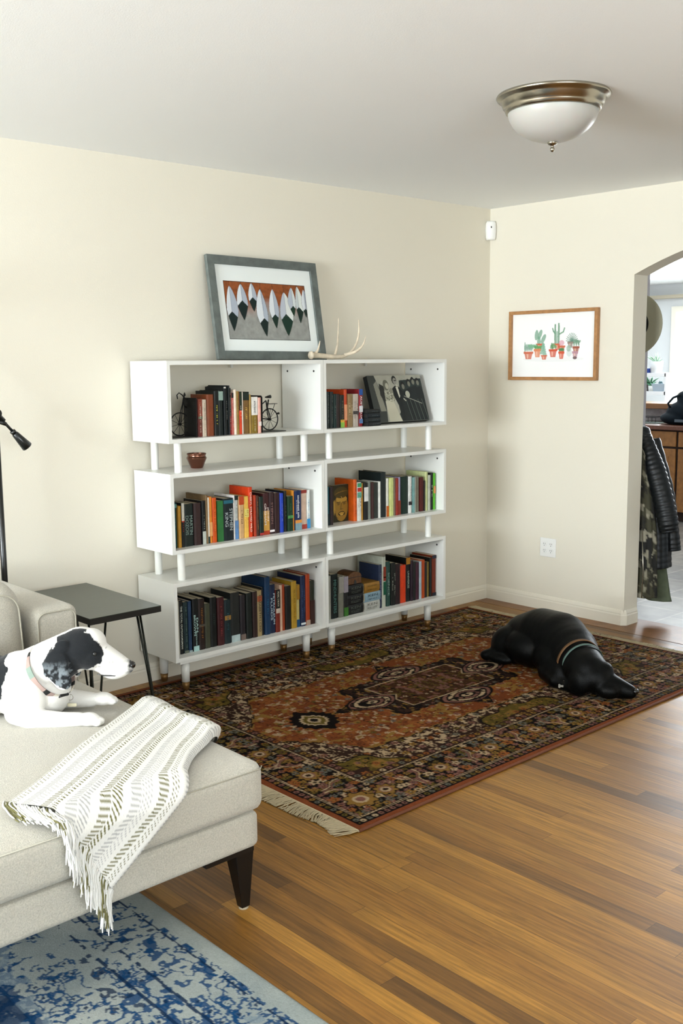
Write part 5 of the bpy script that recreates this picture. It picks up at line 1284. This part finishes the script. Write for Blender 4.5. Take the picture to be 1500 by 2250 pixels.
dn = np.sqrt((u_-.230)**2+((v_-.166)*1.1)**2+w_**2); nf = np.clip((.040-dn)/.016, 0, 1)[:, None]*np.clip(.6+nz*3, 0, 1)[:, None]; colr[:] = colr*(1-nf)+np.array(lin('14181a'))*nf
top_st = (np.abs(w_-.018) < .007) & (v_ > .262) & (u_ > .055) & (u_ < .1); colr[top_st] = blk
grayc = (w_ < -.02) & (u_ > -.01) & (u_ < .06) & (v_ > .03) & (v_ < .1); pass
frk = (u_ > .12) & (u_ < .19) & (hsh(np.floor(u_*240), np.floor(v_*240), 3) > .95) & (np.abs(w_) > .01) & (v_ > .15); colr[frk] = colr[frk]*.6
setcol(me, colr); DMi = DM.inverted()
me.transform(DMi)
M_dogw = mat('short_coat', attr='Col', rough=.8, spec=.2, bump=.5, bscale=320, sheen=.15)
dog = empty('dog', D0, 'white dog with black patches and long ears lying on the grey chaise', 'dog'); dog.rotation_euler = DM.to_euler()
o = mesh_part(me, 'dog_body', M_dogw, dog)
M_gloss = mat('wet_black', '060606', rough=.15, spec=.8)
mb = MB(); mb.lathe([(.0005, -.007), (.005, -.005), (.007, 0), (.005, .005), (.0005, .007)], (.128, .212, .047), 14); mb.lathe([(.0005, -.007), (.005, -.005), (.007, 0), (.005, .005), (.0005, .007)], (.128, .212, -.047), 14)
mb.build('eyes', M_gloss, dog, smooth=True)
me = blob([('e', (.2255, .163, 0), (.0135, .0125, .0155)), ('e', (.222, .153, 0), (.008, .010, .006))], .0022, 'nose', 2); mesh_part(me, 'nose', M_gloss, dog)
MB().tube([(.205, .142, .012), (.18, .137, .024), (.15, .140, .032), (.13, .147, .037)], [.0012, .0018, .002, .001], 6).build('mouth_line', M_gloss, dog)
# woven collar with a clip
def ring_band(center, normal, updir, ra, rb, half, thick, n=64):
    nrm = Vector(normal).normalized(); a = Vector(updir)-nrm*Vector(updir).dot(nrm); a.normalize(); b = nrm.cross(a)
    vs, fs = [], []
    for k in range(n):
        t = 2*math.pi*k/n; rad = a*math.cos(t)*ra+b*math.sin(t)*rb; c = Vector(center)+rad; o_ = rad.normalized()
        vs += [c-nrm*half, c+nrm*half, c+nrm*half+o_*thick, c-nrm*half+o_*thick]
    for k in range(n):
        j = (k+1) % n
        for q in range(4): fs.append((4*k+q, 4*k+(q+1) % 4, 4*j+(q+1) % 4, 4*j+q))
    return vs, fs, a, b, nrm
vs, fs, a_, b_, n_ = ring_band((-.018, .150, .004), (.78, .55, .30), (-.5, .75, 0), .0865, .083, .0095, .0028)
M_c = [mat('collar_pink', 'a08880', rough=.8), mat('collar_mint', '7c8c80', rough=.8), mat('collar_black', '101314', rough=.6), mat('collar_cream', 'd0c8b8', rough=.8)]
mb = MB()
seq = [3, 3, 2, 0, 0, 1, 1, 0, 0, 0, 2, 0, 3, 3, 2, 2]
for k in range(64): 
    for q in range(4): mb.add([vs[i] for i in fs[4*k+q]], [(0, 1, 2, 3)], seq[(k//2) % 16], True)
mb.build('collar', M_c, dog)
def on_ring(c, a, b, ra, rb, t): return Vector(c)+a*math.cos(t)*ra+b*math.sin(t)*rb
best = None
for k in range(720):
    t = math.radians(k/2); p = on_ring((-.018, .150, .004), a_, b_, .086, .083, t)
    sc = (p.x-.03)**2+(p.y-.088)**2-(.3*p.z)*.02
    if p.z > 0 and (best is None or sc < best[0]): best = (sc, t, p)
p = best[2]; tg = (-a_*math.sin(best[1])+b_*math.cos(best[1])).normalized(); og = (p-Vector((-.018, .150, .004))).normalized()
Mx = Matrix((tg, n_, og)).transposed().to_4x4(); Mx.translation = p
MB().box((-.019, -.012, -.002), (.019, .012, .006), m=Mx).build('collar_clip', M_c[2], dog, bevel=.002)
p2 = p+tg*.03*(1 if tg.y < 0 else -1)+Vector((.004, -.006, .0))
mb = MB(); mb.tube([p2+Vector((.009*math.cos(t), .009*math.sin(t)-.004, 0)) for t in np.linspace(0, 2*math.pi, 16, endpoint=False)], .0009, 5, closed=True); mb.build('tag_ring', M_nick, dog)
mb = MB(); c0 = p2+Vector((.006, -.026, .004)); mb.prism([(c0.x-.014, c0.y-.004), (c0.x-.01, c0.y-.006), (c0.x+.01, c0.y-.006), (c0.x+.014, c0.y-.004), (c0.x+.014, c0.y+.004), (c0.x-.014, c0.y+.004)], c0.z, c0.z+.0015, plane='xy'); mb.build('tag', mat('tag_cream', 'c0b89c', rough=.5), dog)

# ------------------------------------------------------------------ black dog asleep on the rug
BK0 = Vector((-1.06, -1.30, .0095))
def b3(x, y, z): return Vector((x, y, z))
def S(px, py, w=0): 
    return None
bp = [
 # rump, loin, ribs and shoulders as one closely spaced row of overlapping sections
 ('c', (-.965, -1.06, .118), .118, (-.985, -1.17, .145), .140), ('c', (-.985, -1.17, .145), .140, (-1.02, -1.30, .152), .142),
 ('c', (-1.02, -1.30, .150), .140, (-1.07, -1.40, .132), .128), ('c', (-1.07, -1.40, .130), .126, (-1.13, -1.49, .112), .108),
 ('e', (-1.04, -1.17, .10), (.14, .17, .10)), ('e', (-1.09, -1.36, .09), (.13, .14, .10)),
 # haunch with the knee forward, hock and foot on the rug
 ('e', (-1.04, -1.03, .085), (.105, .115, .10)), ('c', (-1.08, -1.03, .05), .045, (-1.13, -.955, .035), .032), ('e', (-1.135, -1.02, .03), (.035, .085, .028)), ('e', (-1.13, -.94, .03), (.038, .04, .028)),
 # neck and head turned along the floor
 ('c', (-1.12, -1.46, .115), .112, (-1.185, -1.565, .102), .094), ('e', (-1.195, -1.585, .104), (.088, .09, .082)), ('e', (-1.20, -1.63, .082), (.082, .080, .075)), ('e', (-1.185, -1.655, .122), (.045, .045, .036)), ('e', (-1.215, -1.70, .045), (.055, .06, .042)),
 ('c', (-1.195, -1.645, .070), .060, (-1.17, -1.735, .046), .044), ('c', (-1.17, -1.735, .045), .044, (-1.155, -1.775, .038), .033),
 ('e', (-1.275, -1.585, .062), (.028, .055, .062)), ('e', (-1.12, -1.60, .07), (.025, .055, .06)),
 # chest and folded forelegs
 ('c', (-1.14, -1.36, .075), .078, (-1.20, -1.45, .062), .064), ('c', (-1.19, -1.35, .045), .045, (-1.245, -1.44, .034), .036), ('c', (-1.24, -1.44, .034), .036, (-1.255, -1.55, .026), .028),
 ('c', (-.90, -.98, .04), .026, (-.82, -1.10, .018), .014),
]
me = blob([(p[0], Vector(p[1])+Vector((0, 0, .01)), *p[2:]) if p[0] == 'e' else ('c', Vector(p[1])+Vector((0, 0, .01)), p[2], Vector(p[3])+Vector((0, 0, .01)), p[4]) for p in bp], .0065, 'dog_body', 16)
# sole of the body stays flat on the rug
co = coords(me); co[:, 2] = np.maximum(co[:, 2], .011); me.vertices.foreach_set('co', co.ravel())
me.transform(Matrix.Translation(BK0).inverted())
M_dogb = mat('black_coat', '030404', rough=.42, spec=.13, bump=.5, bscale=300, detail=3)
bdog = empty('dog', BK0, 'black dog sleeping curled on the patterned rug', 'dog')
o = mesh_part(me, 'dog_body', M_dogb, bdog)
TB = Matrix.Translation(BK0).inverted()
for (c, nrm, ra, rb, col, nm) in (((-1.140, -1.492, .122), (-.50, -.84, -.16), .112, .106, '60401e', 'leather_collar'), ((-1.156, -1.523, .118), (-.50, -.84, -.20), .106, .100, '506860', 'teal_collar')):
    vs, fs, a_, b_, n_ = ring_band(TB @ Vector(c), nrm, (0, 0, 1), ra, rb, .0085 if 'leather' in nm else .006, .003, 56)
    MB().add(vs, fs, 0, True).build(nm, mat(nm, col, rough=.6, bump=.3, bscale=120), bdog)
tp = TB @ Vector((-1.268, -1.50, .062))
mb = MB(); mb.tube([tp+Vector((0, .004*math.cos(t), .006*math.sin(t)-.004)) for t in np.linspace(0, 2*math.pi, 14, endpoint=False)], .0009, 5, closed=True)
mb.build('tag_ring', M_nick, bdog)
cw_ = Vector((-.81, -.58, 0)); cu_ = Vector((.58, -.81, 0))
mb = MB(); base = tp+Vector((-.012, 0, -.022))
for (u0, v0) in ((-.012, .004), (-.012, -.004), (.012, .004), (.012, -.004)):
    mb.lathe([(.0052, 0), (.0052, .0022)], tuple(base+cu_*u0+ZZ*v0), 12, axis=Matrix((cu_, ZZ, cw_)).transposed())
Mx = Matrix((cu_, ZZ, cw_)).transposed().to_4x4(); Mx.translation = base
mb.box((-.012, -.0045, 0), (.012, .0045, .0022), m=Mx); mb.build('bone_tag', mat('steel_tag', 'a8a49a', rough=.4, metal=.3), bdog)
me = blob([('e', TB @ Vector((-1.156, -1.806, .058)), (.017, .012, .012))], .0025, 'nose', 2); mesh_part(me, 'nose', M_gloss, bdog)

# ------------------------------------------------------------------ kitchen beyond the arch
M_cab = mat('oak_cabinet', '9c6a34', rough=.45, bump=.3, bscale=30, aniso=(1, 8, 1), vary=.2, vscale=25)
M_cnt = mat('brown_countertop', '6e4430', rough=.35, vary=.2, vscale=60)
M_bsp = mat('stone_backsplash', '8f8886', rough=.5, vary=.3, vscale=12)
M_gap = mat('shadow_gap', '2a1a10', rough=.8)
struct(MB().box((6.6, -4.5, 0), (6.72, 4.0, 1.12)).box((6.6, -4.5, 2.12), (6.72, 4.0, H)).box((6.6, 2.52, 1.12), (6.72, 4.0, 2.12)).box((6.6, -4.5, 1.12), (6.72, -.8, 2.12)), 'wall_kitchen_far', M_kwall)
struct(MB().box((.2, 3.9, 0), (7.0, 4.0, H)), 'wall_kitchen_left', M_kwall)
struct(MB().box((.2, YR, 0), (7.0, YR+.1, H)), 'wall_kitchen_right', M_kwall)
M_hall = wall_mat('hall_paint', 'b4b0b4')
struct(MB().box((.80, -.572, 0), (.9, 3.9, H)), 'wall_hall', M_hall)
mb = MB(); 
for a, b, c, d in ((-.8, 2.52, 1.08, 1.14), (-.8, 2.52, 2.10, 2.16), (2.46, 2.52, 1.14, 2.10), (.8, .86, 1.14, 2.10), (-.8, -.74, 1.14, 2.10)): mb.box((6.56, a, c), (6.66, b, d))
struct(mb, 'window_3', M_trim)
struct(MB().box((6.5, -4.5, 2.26), (6.6, 3.9, 2.30)), 'trim_2', mat('beige_trim', 'b8ae98', rough=.6))
cab = empty('kitchen_cabinet', (4.0, -.4, 0), 'oak base cabinet run beneath the brown counter beyond the arch', 'cabinet')
KI = Matrix.Translation(cab.location).inverted()
def kb(mb, name, m, par, **k): mb.v = [tuple(KI @ Vector(v)) for v in mb.v]; return mb.build(name, m, par, **k)
kb(MB().box((3.70, -2.6, .09), (4.28, 1.35, .865)).box((3.76, -2.6, 0), (4.28, 1.35, .09)), 'carcass', M_gap, cab)
for k in range(8):
    y1 = 1.33-k*.49-.0; y1 = .762+.49*1-k*.49-.012; y0 = y1-.466
    dr = kb(MB().box((3.682, y0, .71), (3.70, y1, .85)), 'drawer', M_cab, cab, bevel=.003)
    kb(MB().tube([(3.668, (y0+y1)/2-.05, .78), (3.668, (y0+y1)/2+.05, .78)], .005, 8), 'handle', M_nick, dr)
    d_ = kb(MB().box((3.682, y0, .10), (3.70, y1, .69)), 'door', M_cab, cab, bevel=.003)
    kb(MB().box((3.676, y0+.07, .17), (3.682, y1-.07, .62)), 'door_panel', M_cab, d_, bevel=.004)
ct = MB().box((3.64, -2.65, .865), (4.3, 1.4, .905)); o = ct.build('countertop', M_cnt, None, bevel=.006); tag(o, 'brown laminate countertop lying on the oak kitchen cabinets', 'countertop')
o = struct(MB().box((4.30, -2.65, 0), (4.40, 1.6, 1.03)), 'wall_kitchen_half', M_bsp)
o = MB().box((4.22, -2.7, 1.03), (4.62, 1.7, 1.085)).build('bar_ledge', mat('wood_ledge', '8a6038', rough=.4, vary=.15), None, bevel=.008); tag(o, 'raised brown bar ledge behind the kitchen countertop', 'ledge')
# dark bag on the counter
M_bag = mat('navy_nylon', '0a1820', rough=.7, spec=.2, bump=.5, bscale=25, vary=.2, vscale=20)
bag = empty('bag', (3.9, .74, .905), 'dark navy duffel bag lying on the kitchen countertop beyond the arch', 'bag')
me = blob([('e', (0, .0, .12), (.13, .26, .12)), ('e', (0, -.02, .2), (.10, .17, .12)), ('e', (0, .02, .26), (.08, .14, .07)), ('e', (0, -.2, .1), (.12, .14, .10)), ('e', (0, .13, .06), (.13, .19, .07))], .01, 'bag_body', 5)
co = coords(me); co[:, 2] = np.maximum(co[:, 2], .001); me.vertices.foreach_set('co', co.ravel()); mesh_part(me, 'bag_body', M_bag, bag)
mb = MB(); mb.tube([(-.10, .17, .16), (-.11, .19, .20), (-.09, .15, .255), (-.06, .10, .28)], .011, 8); mb.build('strap', M_bag, bag)
mb = MB(); mb.box((-.142, -.16, .03), (-.13, .10, .055)); mb.build('webbing', mat('grey_webbing', '5c6870', rough=.7), bag)
r = empty('dish_rack', (3.95, 1.18, .905), 'low grey wire rack on the counter left of the bag', 'rack')
mb = MB()
for z in (.015, .06): mb.tube([(-.1, -.09, z), (.1, -.09, z), (.1, .12, z), (-.1, .12, z)], .004, 6, closed=True)
for k in range(6): mb.tube([(-.1, -.09+.04*k, .015), (-.1, -.09+.04*k, .06)], .003, 6)
mb.build('wire_frame', M_iron, r); MB().box((-.12, -.11, .0), (.12, .14, .008)).build('drip_tray', mat('tray', '6c7a70', rough=.4), r)
# white shelves with plants in front of the window
M_wsh = mat('white_shelf_paint', 'eceff0', rough=.5)
sh = empty('plant_shelf', (5.2, 1.95, 0), 'white plant shelf beside the bright kitchen window', 'shelf')
mb = MB()
for z in (1.135, 1.335): MB().box((-.12, -.24, z), (.12, .5, z+.04)).build('shelf_board', M_wsh, sh, bevel=.002)
for y in (-.235, .485): MB().box((-.12, y-.01, 0), (.12, y+.01, 1.375)).build('side_panel', M_wsh, sh)
def plant(loc, label, prof, pcol, leaves, lcol, ll, kind='spiky', square=False):
    r = empty('potted_plant', loc, label, 'plant', 'potted plants on the white kitchen shelf')
    if square: MB().add([( -prof[0], -prof[0]*1.3, 0), (prof[0], -prof[0]*1.3, 0), (prof[0], prof[0]*1.3, 0), (-prof[0], prof[0]*1.3, 0), (-prof[1], -prof[1]*1.3, prof[2]), (prof[1], -prof[1]*1.3, prof[2]), (prof[1], prof[1]*1.3, prof[2]), (-prof[1], prof[1]*1.3, prof[2])], [(0,3,2,1),(4,5,6,7),(0,1,5,4),(1,2,6,5),(2,3,7,6),(3,0,4,7)]).build('pot', mat('pot_'+pcol, pcol, rough=.5), r, bevel=.003)
    else: MB().lathe([(prof[0], 0), (prof[1], prof[2]), (prof[1]*.88, prof[2]), (prof[1]*.85, prof[2]*.85), (.001, prof[2]*.85)], n=28).build('pot', mat('pot_'+pcol, pcol, rough=.5), r)
    q = random.Random(int(loc[1]*1000)); mb = MB()
    for k in range(leaves):
        a = q.uniform(0, 6.28); el = q.uniform(.5, 1.3); L = ll*q.uniform(.6, 1.1); d = Vector((math.cos(a)*math.cos(el), math.sin(a)*math.cos(el), math.sin(el)))
        b = Vector((0, 0, prof[2]*.85)); w = L*(.07 if kind == 'spiky' else .2)
        mb.tube([b, b+d*L*.5, b+d*L+Vector((0, 0, -L*.12))], [w*.6, w, .0008], 5)
    mb.build('leaves', mat('leaf_'+lcol, lcol, rough=.6), r)
plant((5.15, 1.94, 1.175), 'spiky green plant in a dark pot on the lower white shelf', (.035, .045, .075), '3a2c2c', 16, '4c7c5c', .14)
plant((5.12, 1.90, 1.175), 'small leafy plant in a white pot on the lower white shelf', (.03, .036, .06), 'd8dcd8', 22, '5c9c74', .06, 'leaf')
plant((5.15, 1.81, 1.175), 'low succulent in a pale blue square pot on the lower white shelf', (.045, .062, .085), 'a8b8c4', 20, '5c7c80', .05, 'leaf', True)
plant((5.15, 1.87, 1.375), 'trailing plant in a large white pot on the upper white shelf', (.06, .075, .125), 'dcdfe0', 14, '8ca890', .14)
r = empty('small_tin', (5.10, 1.945, 1.375), 'small blue tin on the upper white shelf', 'tin'); MB().box((-.02, -.03, 0), (.02, .03, .045)).build('tin_body', mat('blue_tin', '1c3c8c', rough=.4), r, bevel=.002); MB().box((-.0205, -.0305, .04), (.0205, .0305, .048)).build('lid', mat('tin_lid', '2c4c9c', rough=.4), r)

# ------------------------------------------------------------------ hat and coats on the back of the right wall
def ringz(cx_, cy_, z, rx, ry, n=40, fold=0, k=7, ph=0, jag=0):
    out = []
    for i in range(n):
        t = 2*math.pi*i/n; f = 1+fold*math.sin(k*t+ph)+fold*.5*math.sin((2*k+1)*t+ph*2)
        out.append((cx_+rx*f*math.cos(t), cy_+ry*f*math.sin(t), z))
    return out
rack = empty('coat_rack', (WT+.011, -.78, 1.35), 'black wall coat rack behind the arch jamb', 'coat rack')
MB().box((-.01, -.18, 0), (.01, .2, .06)).build('rail', M_iron, rack)
for y in (-.13, 0, .13): MB().tube([(.01, y, .03), (.05, y, .02), (.06, y, .05)], .005, 8).build('hook', M_iron, rack)
M_felt = mat('felt_hat', '8c8874', rough=.95, bump=.4, bscale=150)
hat = empty('hat', (.30, -.85, 1.72), 'grey green brimmed hat hanging beyond the arch jamb', 'hat')
mb = MB(); rotm = Matrix.Rotation(math.pi/2, 3, 'Y')
pr = [(.085, -.006), (.11, -.004), (.15, -.003), (.176, -.012), (.178, -.010), (.15, .002), (.112, .004), (.098, .010), (.09, .06), (.07, .10), (.03, .108), (.001, .1), (.001, .096), (.03, .102), (.066, .095), (.084, .06), (.085, -.006)]
mb.lathe(pr, n=48, axis=rotm, caps=False); mb.build('hat_body', M_felt, hat)
MB().lathe([(.0835, -.003), (.0835, .03), (.081, .06), (.06, .09), (.001, .094)], n=40, axis=rotm, caps=False).build('hat_lining', mat('hat_lining', '1c201e', rough=.8), hat)
MB().tube([(-(.30-WT), .0, .10), (-.02, 0, .085), (.0, 0, .10)], .005, 8).build('hanger_hook', M_iron, hat)
M_puff = mat('black_nylon', '05090c', rough=.45, spec=.35)
pj_ = empty('jacket', (.3, -.88, 1.38-.25), 'black quilted puffer jacket hanging by the arch jamb, sleeve outward', 'jacket', 'coats hanging behind the right wall')
def loft_local(rings, o): return [[tuple(Vector(p)-o.location) for p in r] for r in rings]
def coat(zs, o, fold, k, puff=0, n=48):
    rings = []
    for i in range(len(zs)-1):
        (z0, cy0, ry0, rx0), (z1, cy1, ry1, rx1) = zs[i], zs[i+1]; ns = max(2, int(abs(z0-z1)/.008))
        for q in range(ns):
            t = q/ns; z = z0+(z1-z0)*t; pf = puff*abs(math.sin(z*math.pi/.034))**.6
            rings.append(ringz(o.location.x, cy0+(cy1-cy0)*t, z, (rx0+(rx1-rx0)*t)+pf, (ry0+(ry1-ry0)*t)+pf, n, fold*min(1, (zs[0][0]-z)*3), k))
    return loft_local(rings, o)
mb = MB(); mb.loft(coat([(1.13, -.90, .03, .03), (1.12, -.90, .05, .05), (1.0, -.92, .075, .07), (.8, -.94, .12, .09), (.55, -.95, .15, .10), (.30, -.95, .165, .11)], pj_, .05, 5, .0025)); mb.build('jacket_body', M_puff, pj_)
mb = MB(); rings = []
P_ = curve([(.27, -.945, 1.08), (.26, -1.00, .96), (.25, -1.06, .82), (.245, -1.115, .66), (.245, -1.145, .53)], 26)
rs = [.035+.022*min(1, i/40)+.0035*abs(math.sin(i*math.pi/5))-.015*max(0, (i-92)/12) for i in range(len(P_))]
mb.tube([Vector(p)-pj_.location for p in P_], rs, 18); mb.build('sleeve', M_puff, pj_)
P_ = curve([(.36, -.95, 1.05), (.38, -1.04, .75), (.38, -1.085, .50), (.38, -1.10, .40)], 20); rs = [.04+.003*abs(math.sin(i*math.pi/5)) for i in range(len(P_))]
mb = MB(); mb.tube([Vector(p)-pj_.location for p in P_], rs, 16); mb.build('sleeve', M_puff, pj_)
cj = empty('jacket', (.21, -.88, 1.1), 'camouflage jacket hanging nearest the arch jamb, under the puffer', 'jacket', 'coats hanging behind the right wall')
zs = [(1.06, -.90, .03, .02), (.98, -.93, .06, .035), (.8, -.95, .085, .04), (.5, -.97, .10, .045), (.13, -.98, .105, .05)]
rg = coat(zs, cj, .10, 4)
mb = MB(); mb.loft(rg); o = mb.build('jacket_body', mat('camouflage', attr='Col', rough=.85, bump=.3, bscale=60), cj)
co = coords(o.data); a, b = np.arctan2(co[:, 1]+.05, co[:, 0]*2.4)*2.6+co[:, 2]*1.5, co[:, 2]*13; n1 = fbm(a, b, 3, 4); n2 = fbm(a+9, b*1.3, 13, 4)
cc = np.ones((len(co), 3))*np.array(lin('2c2a1e')); cc[n1 > .56] = lin('4c4a34'); cc[n2 > .6] = lin('8c8870'); cc[(n1 < .42)] = lin('14140f'); cc[(n2 > .66)] = lin('b0aa94'); setcol(o.data, cc*.55)
mb = MB(); mb.tube([(-.052, -.14, -.55), (-.05, -.155, -.8), (-.05, -.15, -.96)], .003, 6); mb.build('zip', M_nick, cj)
ol = empty('trousers', (.36, -.98, .62), 'olive snow trousers hanging beneath the black puffer jacket', 'trousers', 'coats hanging behind the right wall')
mb = MB(); mb.loft(coat([(.6, -.98, .06, .05), (.3, -1.0, .06, .055), (.13, -1.02, .072, .06), (.09, -1.025, .08, .06)], ol, .06, 3)); mb.build('trouser_leg', mat('olive_cloth', '4c5440', rough=.8, vary=.2, vscale=30), ol)
